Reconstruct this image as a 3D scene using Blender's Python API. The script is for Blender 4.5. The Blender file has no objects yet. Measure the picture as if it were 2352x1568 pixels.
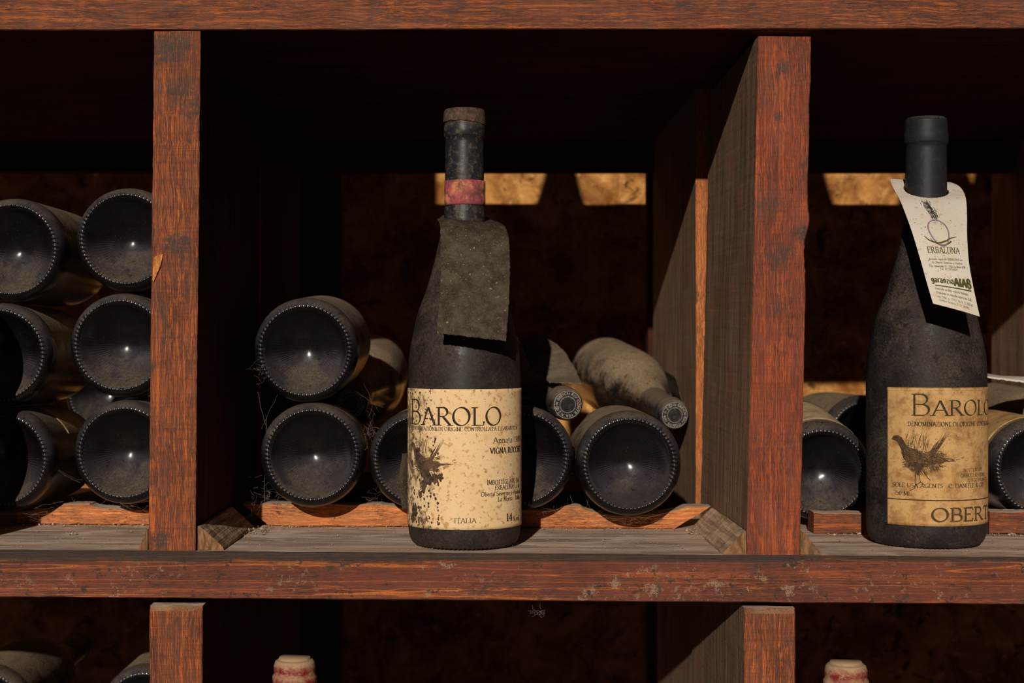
import bpy, bmesh, math, random
from math import pi, sin, cos, sqrt, atan2, asin
from mathutils import Vector, Matrix, noise
random.seed(7)
SC = bpy.context.scene
COL = SC.collection

# ------------------------------------------------------------------ camera, world, sun, exposure
F = 3484.0; PX, PY = 1125.0, 800.0
cam = bpy.data.cameras.new('camera'); cam.sensor_width = 36; cam.lens = F/2352*36
cam.shift_x = (1176-PX)/2352; cam.shift_y = (PY-784)/2352
cam.clip_start = .05
cam.dof.use_dof = True; cam.dof.focus_distance = 1.04; cam.dof.aperture_fstop = 11
co = bpy.data.objects.new('camera', cam); COL.objects.link(co)
co.location = (0, -1, 0); co.rotation_euler = (pi/2, 0, 0); SC.camera = co

w = bpy.data.worlds.new('sky'); SC.world = w; w.use_nodes = True
nt = w.node_tree; bg = nt.nodes['Background']
bg.inputs[0].default_value = (.66, .70, 1.0, 1); bg.inputs[1].default_value = .022

SUNDIR = Vector((.165, 1, -.322)).normalized()
sl = bpy.data.lights.new('sun', 'SUN'); sl.energy = 3.3; sl.angle = math.radians(.55); sl.color = (1, .93, .82)
so = bpy.data.objects.new('sun', sl); COL.objects.link(so); so.location = (-1, -3, 2)
so.rotation_euler = SUNDIR.to_track_quat('-Z', 'Y').to_euler()
vs = SC.view_settings; vs.view_transform = 'Standard'; vs.look = 'None'; vs.exposure = 0; vs.gamma = 1
try: vs.use_curve_mapping = False
except Exception: pass

def P(px, py, Y): return Vector(((px-PX)/F*(1+Y), Y, (PY-py)/F*(1+Y)))

# ------------------------------------------------------------------ object helpers
def link(name, me, mats=(), parent=None, label=None, cat=None, group=None, kind=None, smooth=False):
    o = bpy.data.objects.new(name, me); COL.objects.link(o)
    for m in (mats if isinstance(mats, (list, tuple)) else [mats]): me.materials.append(m)
    if parent: o.parent = parent
    if smooth:
        me.polygons.foreach_set('use_smooth', [True]*len(me.polygons))
    tag(o, label, cat, group, kind)
    return o
def tag(o, label=None, cat=None, group=None, kind=None):
    if label: o['label'] = label
    if cat: o['category'] = cat
    if group: o['group'] = group
    if kind: o['kind'] = kind
def empty(name, loc, label, cat, group=None):
    o = bpy.data.objects.new(name, None); COL.objects.link(o); o.location = loc
    o.empty_display_size = .02
    tag(o, label, cat, group); return o
def mesh(name, vs, fs, mi=None):
    me = bpy.data.meshes.new(name); me.from_pydata([tuple(v) for v in vs], [], fs)
    if mi: me.polygons.foreach_set('material_index', mi)
    me.update(); return me

# ------------------------------------------------------------------ material helpers
class NT:
    def __init__(s, name):
        s.m = bpy.data.materials.new(name); s.m.use_nodes = True
        s.t = s.m.node_tree; s.b = s.t.nodes['Principled BSDF']
    def n(s, typ, **kw):
        nd = s.t.nodes.new(typ)
        for k, v in kw.items(): setattr(nd, k, v)
        return nd
    def l(s, a, b): s.t.links.new(a, b)
    def val(s, sock, v):
        if hasattr(v, 'is_output') or hasattr(v, 'links'): s.l(v, sock)
        else: sock.default_value = v
    def math(s, op, a, b=0.0, c=0.0, clamp=False):
        nd = s.n('ShaderNodeMath', operation=op, use_clamp=clamp)
        s.val(nd.inputs[0], a); s.val(nd.inputs[1], b); s.val(nd.inputs[2], c); return nd.outputs[0]
    def mix(s, f, a, b, mode='MIX'):
        nd = s.n('ShaderNodeMix', data_type='RGBA', blend_type=mode)
        s.val(nd.inputs[0], f)
        for i, c in ((6, a), (7, b)):
            s.val(nd.inputs[i], c if hasattr(c, 'links') else (*c, 1))
        return nd.outputs[2]
    def coord(s, scale=(1, 1, 1), rnd=False):
        tc = s.n('ShaderNodeTexCoord'); mp = s.n('ShaderNodeMapping')
        mp.inputs['Scale'].default_value = scale
        src = tc.outputs['Object']
        if rnd:
            oi = s.n('ShaderNodeObjectInfo')
            va = s.n('ShaderNodeVectorMath', operation='ADD')
            s.l(src, va.inputs[0]); s.l(s.math('MULTIPLY', oi.outputs['Random'], 7.0), va.inputs[1]); src = va.outputs[0]
        s.l(src, mp.inputs[0]); return mp.outputs[0]
    def noise(s, vec, scale=1, detail=3, rough=.55, dist=0):
        nd = s.n('ShaderNodeTexNoise'); s.l(vec, nd.inputs['Vector'])
        nd.inputs['Scale'].default_value = scale; nd.inputs['Detail'].default_value = detail
        nd.inputs['Roughness'].default_value = rough; nd.inputs['Distortion'].default_value = dist
        return nd.outputs[0]
    def ramp(s, v, a, b, lo=0.0, hi=1.0):
        nd = s.n('ShaderNodeMapRange', interpolation_type='SMOOTHSTEP'); s.val(nd.inputs[0], v)
        nd.inputs[1].default_value = a; nd.inputs[2].default_value = b
        nd.inputs[3].default_value = lo; nd.inputs[4].default_value = hi; return nd.outputs[0]
    def bump(s, h, dist, strength=1.0):
        nd = s.n('ShaderNodeBump'); s.val(nd.inputs['Height'], h)
        nd.inputs['Distance'].default_value = dist; nd.inputs['Strength'].default_value = strength
        s.l(nd.outputs[0], s.b.inputs['Normal']); return nd
    def nz(s, comp=2):
        g = s.n('ShaderNodeNewGeometry'); x = s.n('ShaderNodeSeparateXYZ'); s.l(g.outputs['Normal'], x.inputs[0])
        return x.outputs[comp]
    def out(s, col, rough=.8, spec=.3):
        s.val(s.b.inputs['Base Color'], col if hasattr(col, 'links') else (*col, 1))
        s.val(s.b.inputs['Roughness'], rough)
        s.b.inputs['Specular IOR Level'].default_value = spec
        return s.m

DUSTC = (.35, .232, .13)
def wood(name, axis, light=(.46, .115, .02), dark=(.085, .024, .013), grey=(.14, .075, .05), specks=0.0, saw=.35, greyamt=.5, spots=.5, lichen=False, amt=1.0, warp=.006, knots=()):
    t = NT(name)
    tcw = t.n('ShaderNodeTexCoord'); wn = t.n('ShaderNodeTexNoise'); t.l(tcw.outputs['Object'], wn.inputs['Vector'])
    wn.inputs['Scale'].default_value = 26; wn.inputs['Detail'].default_value = 2
    w1 = t.n('ShaderNodeVectorMath', operation='SUBTRACT'); t.l(wn.outputs['Color'], w1.inputs[0]); w1.inputs[1].default_value = (.5, .5, .5)
    w2 = t.n('ShaderNodeVectorMath', operation='SCALE'); t.l(w1.outputs[0], w2.inputs[0]); w2.inputs['Scale'].default_value = warp
    w3 = t.n('ShaderNodeVectorMath', operation='ADD'); t.l(tcw.outputs['Object'], w3.inputs[0]); t.l(w2.outputs[0], w3.inputs[1])
    def wc(scale):
        mp = t.n('ShaderNodeMapping'); mp.inputs['Scale'].default_value = scale; t.l(w3.outputs[0], mp.inputs[0]); return mp.outputs[0]
    def sc(al, ac):
        v = [ac]*3; v[axis] = al; return tuple(v)
    fib = t.noise(wc(sc(40, 1300)), 1, 3, .65, .3)
    med = t.noise(wc(sc(9, 330)), 1, 4, .65, .6)
    big = t.noise(t.coord(sc(14, 34)), 1, 4, .6, .6)
    f1 = t.ramp(fib, .42, .66); f2 = t.ramp(med, .35, .68)
    m = t.math('MULTIPLY', t.math('MULTIPLY', f1, t.math('ADD', t.math('MULTIPLY', f2, .65), .35)), amt, clamp=True)
    # saw marks across the grain
    sw = t.noise(t.coord(sc(420, 12)), 1, 3, .6, .3)
    swm = t.ramp(sw, .50, .58)
    m = t.math('MULTIPLY', m, t.math('SUBTRACT', 1.0, t.math('MULTIPLY', swm, saw)), clamp=True)
    base = t.mix(t.ramp(big, .3, .7), dark, tuple(a*1.7 for a in dark))
    c = t.mix(m, base, light)
    # bright single grain lines
    gl = t.noise(t.coord(sc(1.6, 110)), 1, 1, .4, .5)
    line = t.math('SUBTRACT', 1.0, t.math('MULTIPLY', t.math('ABSOLUTE', t.math('SUBTRACT', gl, .52)), 60), clamp=True)
    c = t.mix(t.math('MULTIPLY', line, t.ramp(big, .35, .6, 0, .7)), c, tuple(a*1.25 for a in light))
    if lichen:
        for k_, (fq, lv) in enumerate(((150, .5), (75, .47), (120, .56))):
            g2 = t.noise(t.coord((1.1, fq, fq)), 1, 1, .4, .3+k_*.2)
            l2 = t.math('SUBTRACT', 1.0, t.math('MULTIPLY', t.math('ABSOLUTE', t.math('SUBTRACT', g2, lv)), 130), clamp=True)
            c = t.mix(t.math('MULTIPLY', l2, .75), c, (.62, .17, .025))
    # greyed, weathered film
    g = t.noise(t.coord(sc(24, 45)), 1, 5, .7, .3)
    c = t.mix(t.ramp(g, .46, .75, 0, greyamt), c, grey)
    fine = t.noise(t.coord((900, 900, 900)), 1, 2, .6)
    c = t.mix(t.ramp(fine, .42, .70, 0, .42), c, grey)
    fd = t.noise(wc(sc(170, 1500)), 1, 2, .6)
    fb_ = t.noise(t.coord(sc(26, 60)), 1, 3, .6)
    c = t.mix(t.math('MULTIPLY', t.ramp(fd, .50, .60), t.ramp(fb_, .38, .62, .10, .58)), c, (.032, .022, .018))
    kn = t.noise(t.coord(sc(24, 30)), 1, 3, .7, .8)
    c = t.mix(t.math('MULTIPLY', t.ramp(kn, .60, .70), t.ramp(fd, .38, .58, .45, .9)), c, (.05, .036, .028))
    for kx_, ky_, kr_, ks_ in knots:      # weathered knots and worn patches at their places on the post
        dv = t.n('ShaderNodeVectorMath', operation='DISTANCE'); t.l(w3.outputs[0], dv.inputs[0]); dv.inputs[1].default_value = ((kx_-PX)/F, -.27, (PY-ky_)/F+.548)
        q_ = t.math('ADD', dv.outputs['Value'], t.math('MULTIPLY', t.math('SUBTRACT', t.noise(t.coord(sc(260, 90)), 1, 4, .75), .5), kr_*2.4))
        c = t.mix(t.math('MULTIPLY', t.ramp(q_, kr_, kr_*.35), t.ramp(fine, .35, .6, ks_*.55, ks_)), c, (.055, .040, .032))
    fo_ = t.noise(wc(sc(55, 1300)), 1, 2, .6)
    c = t.mix(t.math('MULTIPLY', t.ramp(fo_, .62, .70), .38*amt), c, tuple(min(1, a*1.3) for a in light))
    # black mould spots
    s = t.noise(t.coord((75, 75, 75)), 1, 4, .75)
    c = t.mix(t.ramp(s, .63, .68, 0, spots), c, (.028, .022, .016))
    if lichen:
        a = t.noise(t.coord((70, 70, 70)), 1.0, 5, .8, .2)
        b = t.noise(t.coord((14, 14, 30)), 1.0, 2, .5)
        lm = t.math('MULTIPLY', t.ramp(a, .56, .62), t.ramp(b, .47, .55), clamp=True)
        fl = t.math('MULTIPLY', lm, t.ramp(t.noise(t.coord((1300,)*3), 1, 1), .4, .6, .25, 1), clamp=True)
        c = t.mix(t.math('MULTIPLY', fl, .8), c, (.36, .25, .16))
        a3 = t.noise(t.coord((230,)*3), 1, 3, .7); b3 = t.noise(t.coord((24, 24, 40)), 1, 2, .5)
        c = t.mix(t.math('MULTIPLY', t.math('MULTIPLY', t.ramp(a3, .56, .66), t.ramp(b3, .44, .60)), .55), c, (.30, .19, .12))
        a4 = t.noise(t.coord((150,)*3), 1, 3, .6)
        c = t.mix(t.ramp(a4, .62, .67, 0, .8), c, (.035, .028, .02))
        # darker grimy band just below the top edge
        tc = t.n('ShaderNodeTexCoord'); x = t.n('ShaderNodeSeparateXYZ'); t.l(tc.outputs['Object'], x.inputs[0])
        zz = t.math('ADD', x.outputs[2], t.math('MULTIPLY', t.noise(t.coord((25, 25, 25)), 1, 3), .006))
        c = t.mix(t.ramp(zz, .4075, .4128, 0, .9), c, (.035, .026, .02))
    # end dust on faces that look up
    up = t.math('ADD', t.math('MULTIPLY', t.nz(), .35 if lichen else 1.0), t.math('MULTIPLY', t.math('SUBTRACT', t.noise(t.coord((60,)*3), 1, 4), .5), .5))
    c = t.mix(t.ramp(up, .35, .8, 0, .9), c, DUSTC)
    h = t.math('ADD', t.math('MULTIPLY', fib, .6), t.math('ADD', t.math('MULTIPLY', sw, .7*saw), med))
    t.bump(t.math('SUBTRACT', h, t.math('MULTIPLY', fd, .35)), .0009, .9)
    return t.out(c, .72, .25)

M = {}
M['wood_x'] = wood('stained_wood_along_x', 0, saw=.25, greyamt=.5, spots=.35)
M['wood_shelf'] = wood('stained_wood_shelf', 0, light=(.36, .085, .02), dark=(.10, .027, .016), saw=.1, greyamt=.45, spots=.8, lichen=True, amt=.42, warp=.003, grey=(.105, .040, .026))
M['wood_z'] = wood('stained_wood_upright', 2, light=(.58, .135, .02), dark=(.10, .026, .012), saw=.5, greyamt=.35, spots=.35, knots=((405, 562, .0125, .95), (392, 105, .017, .9), (420, 205, .016, .6), (368, 1240, .009, .9), (385, 1130, .0025, 1), (428, 1115, .0022, 1), (408, 1520, .008, .8)))
M['wood_z2'] = wood('stained_wood_upright_red', 2, light=(.52, .10, .016), dark=(.125, .026, .013), saw=.4, greyamt=.3, spots=.3, knots=((1848, 545, .010, 1), (1790, 590, .012, .7), (1800, 150, .006, .9), (1785, 270, .005, .8), (1770, 470, .012, .6), (1780, 700, .009, .5)))
M['batten'] = wood('raw_batten_wood', 0, light=(.92, .33, .09), dark=(.30, .085, .025), grey=(.30, .15, .07), saw=.1, greyamt=.35, spots=.7)
M['strip'] = wood('raw_plank_edge_wood', 2, light=(.85, .28, .05), dark=(.26, .07, .02), grey=(.30, .13, .06), saw=.1, greyamt=.3, spots=.4)
M['batten_end'] = wood('splinter_wood', 2, light=(.85, .36, .07), dark=(.4, .13, .03), saw=0, greyamt=.1, spots=.1)

def roughwood(name, axis, col, dark):
    t = NT(name)
    sc = [130]*3; sc[axis] = 12
    a = t.noise(t.coord(tuple(sc)), 1, 5, .65, .4)
    b = t.noise(t.coord((30, 30, 30)), 1, 4, .6)
    c = t.mix(t.ramp(a, .3, .7), dark, col)
    c = t.mix(t.ramp(b, .5, .75, 0, .6), c, (col[0]*1.1, col[1]*.7, col[2]*.6))
    p = t.noise(t.coord((330, 330, 330)), 1, 2, .6)
    pm = t.ramp(p, .64, .70)
    c = t.mix(t.math('MULTIPLY', pm, .8), c, (.02, .014, .01))
    t.bump(t.math('SUBTRACT', t.math('MULTIPLY', a, .8), pm), .0008, .7)
    return t.out(c, .95, .1)
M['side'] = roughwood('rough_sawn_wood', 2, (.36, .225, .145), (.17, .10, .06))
M['side_shaded'] = roughwood('stained_shaded_wood', 2, (.075, .022, .012), (.03, .009, .006))  # dark stained copy of the side wood, shade put into its colour
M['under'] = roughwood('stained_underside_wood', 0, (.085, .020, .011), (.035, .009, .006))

def dust_top(name):
    t = NT(name)
    a = t.noise(t.coord((9, 70, 70)), 1, 5, .65, .6)
    b = t.noise(t.coord((1100,)*3), 1, 2, .7)
    d = t.noise(t.coord((18, 30, 30)), 1, 4, .6, 1.0)
    c = t.mix(t.ramp(a, .35, .68), (.38, .26, .19), (.80, .57, .43))
    c = t.mix(t.ramp(d, .5, .72, 0, .75), c, (.92, .69, .55))
    c = t.mix(t.ramp(b, .5, .8, 0, .6), c, (.24, .17, .12))
    t.bump(t.math('ADD', t.math('MULTIPLY', a, 1.3), t.math('MULTIPLY', b, .25)), .0012, .8)
    return t.out(c, 1, .05)
M['dusttop'] = dust_top('dusty_shelf_top')

def cleat(name):
    t = NT(name)
    a = t.noise(t.coord((260, 14, 260)), 1, 4, .6, .4)
    b = t.noise(t.coord((70,)*3), 1, 4, .7)
    c = t.mix(t.ramp(a, .35, .7), (.30, .19, .12), (.70, .48, .31))
    c = t.mix(t.ramp(b, .55, .75, 0, .6), c, (.3, .15, .07))
    t.bump(t.math('ADD', a, b), .0016, .9)
    return t.out(c, .95, .1)
M['cleat'] = cleat('grey_cleat_wood')
def cleat_end():
    t = NT('cleat_end_grain')
    a = t.noise(t.coord((300, 300, 90)), 1, 4, .6, .8)
    c = t.mix(t.ramp(a, .35, .7), (.12, .06, .03), (.34, .17, .08))
    t.bump(a, .001, .8)
    return t.out(c, .9, .1)
M['cleat_end'] = cleat_end()

def glass(name, film=.0, up0=.05, up1=.75, brown=DUSTC, rough=.16, floor=.0, blot=.55, coat=.8, crough=.17, spec=.3, haze=None, clean=(.004, .0035, .004), mott=0):
    t = NT(name)
    n1 = t.noise(t.coord((55,)*3, True), 1, 5, .68, .4)
    n2 = t.noise(t.coord((420,)*3, True), 1, 3, .7)
    n3 = t.noise(t.coord((17,)*3, True), 1, 2, .5)
    v = t.math('ADD', t.nz(), t.math('MULTIPLY', t.math('SUBTRACT', n1, .5), 1.5))
    v = t.math('ADD', v, t.math('MULTIPLY', t.math('SUBTRACT', n2, .5), .55))
    d = t.ramp(v, up0, up1, 0, 1)
    d = t.math('MULTIPLY', d, t.ramp(n3, .25, .55, blot, 1.0))
    d = t.math('ADD', d, t.math('MULTIPLY', t.ramp(t.math('ADD', n1, t.math('MULTIPLY', n2, .4)), .45, .95), film))
    if mott:
        m1 = t.noise(t.coord((38,)*3, True), 1, 4, .6, .5); m2 = t.noise(t.coord((620,)*3, True), 1, 3, .8)
        d = t.math('ADD', d, t.math('MULTIPLY', t.ramp(t.math('ADD', m1, t.math('MULTIPLY', t.math('SUBTRACT', m2, .5), .9)), .40, .70), mott))
    d = t.math('MAXIMUM', d, floor, clamp=True)
    spk = t.ramp(t.noise(t.coord((900,)*3, True), 1, 1), .70, .76, 0, .5)
    d = t.math('MAXIMUM', d, t.math('MULTIPLY', spk, .7))
    if haze: clean = t.mix(t.ramp(t.math('ADD', t.nz(), t.math('MULTIPLY', t.math('SUBTRACT', n1, .5), .25)), -.08, .30), clean, haze)  # dust film and grey sheen of upward glass painted into the colour
    gr = t.noise(t.coord((700,)*3, True), 1, 3, .8); gs = t.noise(t.coord((140, 140, 30), True), 1, 5, .75, 1.2)
    br2 = t.mix(t.ramp(gr, .38, .66), tuple(a*.5 for a in brown), tuple(a*1.15 for a in brown))
    br2 = t.mix(t.ramp(gs, .48, .68, 0, .55), br2, tuple(a*.45 for a in brown))
    c = t.mix(d, clean, br2)
    sp = t.noise(t.coord((190,)*3, True), 1, 2, .6)
    c = t.mix(t.math('MULTIPLY', t.ramp(sp, .62, .70), .65), c, (.008, .007, .008))
    r = t.ramp(d, 0, .5, rough, .9)
    t.bump(t.math('ADD', d, t.math('ADD', t.math('MULTIPLY', n2, .2), t.math('MULTIPLY', t.math('MULTIPLY', gr, d), .8))), .0004, .6)
    m = t.out(c, r, spec)
    t.b.inputs['Coat Weight'].default_value = coat; t.val(t.b.inputs['Coat Roughness'], t.ramp(d, .05, .5, crough, .8))
    return m
M['glass'] = glass('dusty_dark_glass', film=.14, up0=.0, up1=.85, rough=.42, spec=.25)
M['glass_base'] = glass('dark_glass_base', film=.04, up0=.18, up1=1.05, rough=.38, brown=(.12, .085, .055), floor=.0, blot=.1, spec=.07, haze=(.030, .025, .030), coat=.55, crough=.19)
M['glass_stand'] = glass('filmed_dark_glass', film=.20, up0=.3, up1=1.5, rough=.5, brown=(.125, .092, .062), floor=.03, coat=.12, crough=.35, spec=.14, clean=(.014, .011, .013), mott=.42)
M['glass_stand_dusty'] = glass('brown_filmed_dark_glass', film=.30, up0=.1, up1=1.3, rough=.5, brown=(.13, .088, .052), floor=.03, coat=.2, crough=.32, spec=.16, clean=(.014, .011, .013), mott=.24)

def simple(name, col, rough=.8, spec=.3, var=.4, scale=120, col2=None, bump=0.0):
    t = NT(name)
    n = t.noise(t.coord((scale,)*3, True), 1, 5, .7)
    c = t.mix(t.ramp(n, .35, .7), tuple(a*(1-var) for a in col), col2 or col)
    if bump: t.bump(n, bump, .7)
    return t.out(c, rough, spec)
def capsule_mat(name, col, dust, rough=.45, upd=.3, spk=.5):
    t = NT(name)
    n1 = t.noise(t.coord((90,)*3, True), 1, 5, .7); n2 = t.noise(t.coord((450,)*3, True), 1, 2, .6)
    v = t.math('ADD', t.math('MULTIPLY', t.nz(), .8), t.math('ADD', t.math('SUBTRACT', n1, .5), t.math('MULTIPLY', t.math('SUBTRACT', n2, .5), .5)))
    d = t.ramp(v, upd-.25, upd+.45)
    c = t.mix(d, col, dust)
    n4 = t.noise(t.coord((260,)*3, True), 1, 4, .75)
    c = t.mix(t.ramp(n4, .50, .66, 0, spk), c, dust)
    t.bump(n4, .0002, .5)
    return t.out(c, t.ramp(d, 0, .5, rough, .95), .25)
M['cap_black'] = capsule_mat('black_capsule', (.016, .015, .018), (.14, .10, .065), .42, .22, .6)
M['cap_black_clean'] = capsule_mat('matte_black_capsule', (.014, .014, .017), (.10, .085, .06), .55, .55, .12)
M['cap_red'] = capsule_mat('faded_red_capsule', (.20, .012, .014), (.42, .27, .15), .5, .08, .6)
M['worn_top'] = simple('worn_capsule_paper', (.11, .075, .05), .95, .1, .6, 300, (.14, .08, .055), .0005)
def pinkband():
    t = NT('pink_seal_paper')
    n = t.noise(t.coord((170,)*3), 1, 4, .7); k = t.noise(t.coord((60,)*3), 1, 3, .5)
    c = t.mix(t.ramp(k, .44, .56), (.58, .20, .11), (.36, .07, .09))
    c = t.mix(t.ramp(n, .46, .62, 0, .85), c, (.13, .06, .045))
    tc = t.n('ShaderNodeTexCoord'); x = t.n('ShaderNodeSeparateXYZ'); t.l(tc.outputs['Object'], x.inputs[0])
    dv = t.n('ShaderNodeVectorMath', operation='DISTANCE'); t.l(tc.outputs['Object'], dv.inputs[0]); dv.inputs[1].default_value = (.0015, -.0137, .2415)
    c = t.mix(t.ramp(t.math('ADD', dv.outputs['Value'], t.math('MULTIPLY', n, .002)), .0055, .0035, 0, .6), c, (.16, .06, .06))
    return t.out(c, .85, .1)
M['pink'] = pinkband()

def paper(name, col, fox=(.45, .20, .05), dirt=(.12, .085, .05), dl=.0, dirtside=0, foxamt=.7, mottle=0.0, mcol=(.38, .2, .08), sp=(.60, .66), da=.45, dt=.63):
    t = NT(name)
    a = t.noise(t.coord((260,)*3), 1, 3, .65); b = t.noise(t.coord((75,)*3), 1, 4, .7); d = t.noise(t.coord((520,)*3), 1, 2, .6)
    big = t.noise(t.coord((38,)*3), 1, 3, .6)
    c = t.mix(t.ramp(big, .35, .7, 0, .5), col, tuple(x*y for x, y in zip(col, (.93, .85, .66))))
    if mottle: c = t.mix(t.ramp(b, .42, .66, 0, mottle), c, mcol)
    c = t.mix(t.ramp(a, sp[0], sp[1]+.03, 0, foxamt), c, fox)
    fb = t.noise(t.coord((120,)*3), 1, 3, .6)
    c = t.mix(t.ramp(fb, .60, .74, 0, foxamt*.7), c, (fox[0]*1.3, fox[1]*1.3, fox[2]*1.3))
    dm = t.ramp(d, dt, dt+.08, 0, da)
    c = t.mix(dm, c, dirt)
    if dirtside:
        tc = t.n('ShaderNodeTexCoord'); x = t.n('ShaderNodeSeparateXYZ'); t.l(tc.outputs['Object'], x.inputs[0])
        v = t.math('ADD', t.math('MULTIPLY', x.outputs[0], -22), t.math('MULTIPLY', t.math('SUBTRACT', b, .5), 2.2))
        v = t.math('ADD', v, t.math('MULTIPLY', t.math('SUBTRACT', a, .5), 1.5))
        c = t.mix(t.ramp(v, .52, 1.05, 0, .9), c, dirt)
    t.bump(t.math('ADD', d, b), .0002, .4)
    return t.out(c, .85, .15)
M['label'] = paper('cream_label_paper', (.82, .57, .32), dirtside=1, sp=(.54, .63))
M['label_brown'] = paper('browned_label_paper', (.58, .345, .145), mottle=.85, mcol=(.26, .125, .045), foxamt=.6, sp=(.55, .62))
M['label_dusty'] = paper('dusty_label_paper', (.52, .38, .22), mottle=.6, mcol=(.2, .13, .08), sp=(.55, .62))
M['tag_white'] = paper('white_tag_card', (.66, .58, .50), fox=(.45, .27, .12), dirt=(.12, .07, .04), foxamt=.55, sp=(.58, .68), da=.4, dt=.68)
def tagdust():
    t = NT('dust_felted_card')
    a = t.noise(t.coord((130,)*3), 1, 5, .7); b = t.noise(t.coord((900,)*3), 1, 2, .7); k = t.noise(t.coord((480,)*3), 1, 1, .5)
    c = t.mix(t.ramp(a, .35, .7), (.038, .029, .020), (.088, .068, .045))
    c = t.mix(t.ramp(b, .5, .75, 0, .5), c, (.15, .12, .085))
    c = t.mix(t.ramp(k, .70, .75, 0, .8), c, (.30, .20, .10))
    t.bump(t.math('ADD', a, b), .0006, .8)
    return t.out(c, 1, .05)
M['tag_dust'] = tagdust()
M['tag_dust_pale'] = simple('pale_dusty_card', (.13, .10, .068), 1, .05, .2, 90, (.17, .125, .08), .0006)
M['ink'] = simple('dark_ink', (.045, .032, .022), .9, .1, .2, 300)
M['ink_thin'] = simple('worn_ink', (.075, .05, .03), .9, .1, .5, 700)
M['ink_soft'] = simple('faded_ink', (.16, .09, .045), .9, .1, .4, 300)
M['ink_bird'] = simple('brown_bird_ink', (.115, .065, .036), .9, .1, .55, 350)
M['ink_feather'] = simple('pale_feather_ink', (.34, .20, .09), .9, .1, .5, 500)
M['ink_green'] = simple('olive_ink', (.10, .10, .03), .9, .1, .3, 400)
M['ink_greyg'] = simple('pale_olive_ink', (.30, .25, .15), .9, .1, .3, 400)
M['ink_violet'] = simple('violet_ink', (.32, .20, .27), .9, .1, .2, 400)
M['ink_white'] = simple('cream_print', (.62, .54, .42), .8, .1, .4, 400)
M['smudge'] = simple('black_smudge', (.06, .05, .045), 1, .05, .6, 500)
M['web'] = simple('cobweb_silk', (.22, .17, .12), 1, .2, .3, 300, (.34, .28, .22))
M['crumb'] = simple('wood_crumbs', (.50, .34, .22), 1, .1, .6, 150, (.62, .46, .32))
def stone():
    t = NT('ochre_rubble_wall')
    a = t.noise(t.coord((22,)*3), 1, 6, .7, .6); b = t.noise(t.coord((90,)*3), 1, 4, .65); e = t.noise(t.coord((45,)*3), 1, 3, .6, 1)
    c = t.mix(t.ramp(a, .35, .68), (.20, .065, .016), (.62, .30, .085))
    c = t.mix(t.ramp(b, .55, .75, 0, .7), c, (.80, .50, .20))
    c = t.mix(t.ramp(e, .60, .68, 0, .85), c, (.07, .03, .012))
    t.bump(t.math('ADD', a, t.math('MULTIPLY', b, .5)), .006, .8)
    return t.out(c, .95, .1)
M['stone'] = stone()
M['earth'] = simple('packed_earth', (.16, .10, .06), 1, .1, .4, 20, None, .004)

# ------------------------------------------------------------------ the setting
def fbm(v, s): return noise.fractal(Vector(v)*s, 1, 2, 4)
def wall():
    vs, fs = [], []; nx, nz_ = 110, 70; x0, x1, z0, z1 = -.9, 1.05, -.56, .85
    for j in range(nz_+1):
        for i in range(nx+1):
            x = x0+(x1-x0)*i/nx; z = z0+(z1-z0)*j/nz_
            vs.append((x, .785+.004*fbm((x, 0, z), 9)+.0015*fbm((x, 3, z), 40), z))
    for j in range(nz_):
        for i in range(nx):
            a = j*(nx+1)+i; fs.append((a, a+1, a+nx+2, a+nx+1))
    # thickness
    b = len(vs); vs += [(x0, .9, z0), (x1, .9, z0), (x1, .9, z1), (x0, .9, z1)]
    fs.append((b+3, b+2, b+1, b))
    e = [i for i in range(nx+1)]; fs.append(tuple(e[::-1])+(b, b+1))
    e = [nz_*(nx+1)+i for i in range(nx+1)]; fs.append(tuple(e)+(b+2, b+3))
    e = [j*(nx+1) for j in range(nz_+1)]; fs.append(tuple(e)+(b+3, b))
    e = [j*(nx+1)+nx for j in range(nz_+1)]; fs.append(tuple(e[::-1])+(b+1, b+2))
    link('wall_back', mesh('wall_back', vs, fs), M['stone'], kind='structure', smooth=True)
wall()
def boxmesh(name, x0, x1, y0, y1, z0, z1):
    v = [(x, y, z) for z in (z0, z1) for y in (y0, y1) for x in (x0, x1)]
    return mesh(name, v, [(0, 2, 3, 1), (4, 5, 7, 6), (0, 1, 5, 4), (2, 6, 7, 3), (0, 4, 6, 2), (1, 3, 7, 5)])
def ground():
    bm = bmesh.new(); bmesh.ops.create_grid(bm, x_segments=60, y_segments=60, size=1)
    for v in bm.verts:
        v.co = Vector((v.co.x*3, -1.6+v.co.y*2.5, -.551)); v.co.z += min(0, .004*fbm(v.co, 4)-.003)
    me = bpy.data.meshes.new('floor'); bm.to_mesh(me); bm.free()
    link('floor', me, M['earth'], kind='structure', smooth=True)
ground()
link('added_shade_cover', boxmesh('added_shade_cover', -.9, 1.05, .02, .9, .85, .90), M['under'], kind='structure')  # unseen cover added to keep sky light out of the rear gap

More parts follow.
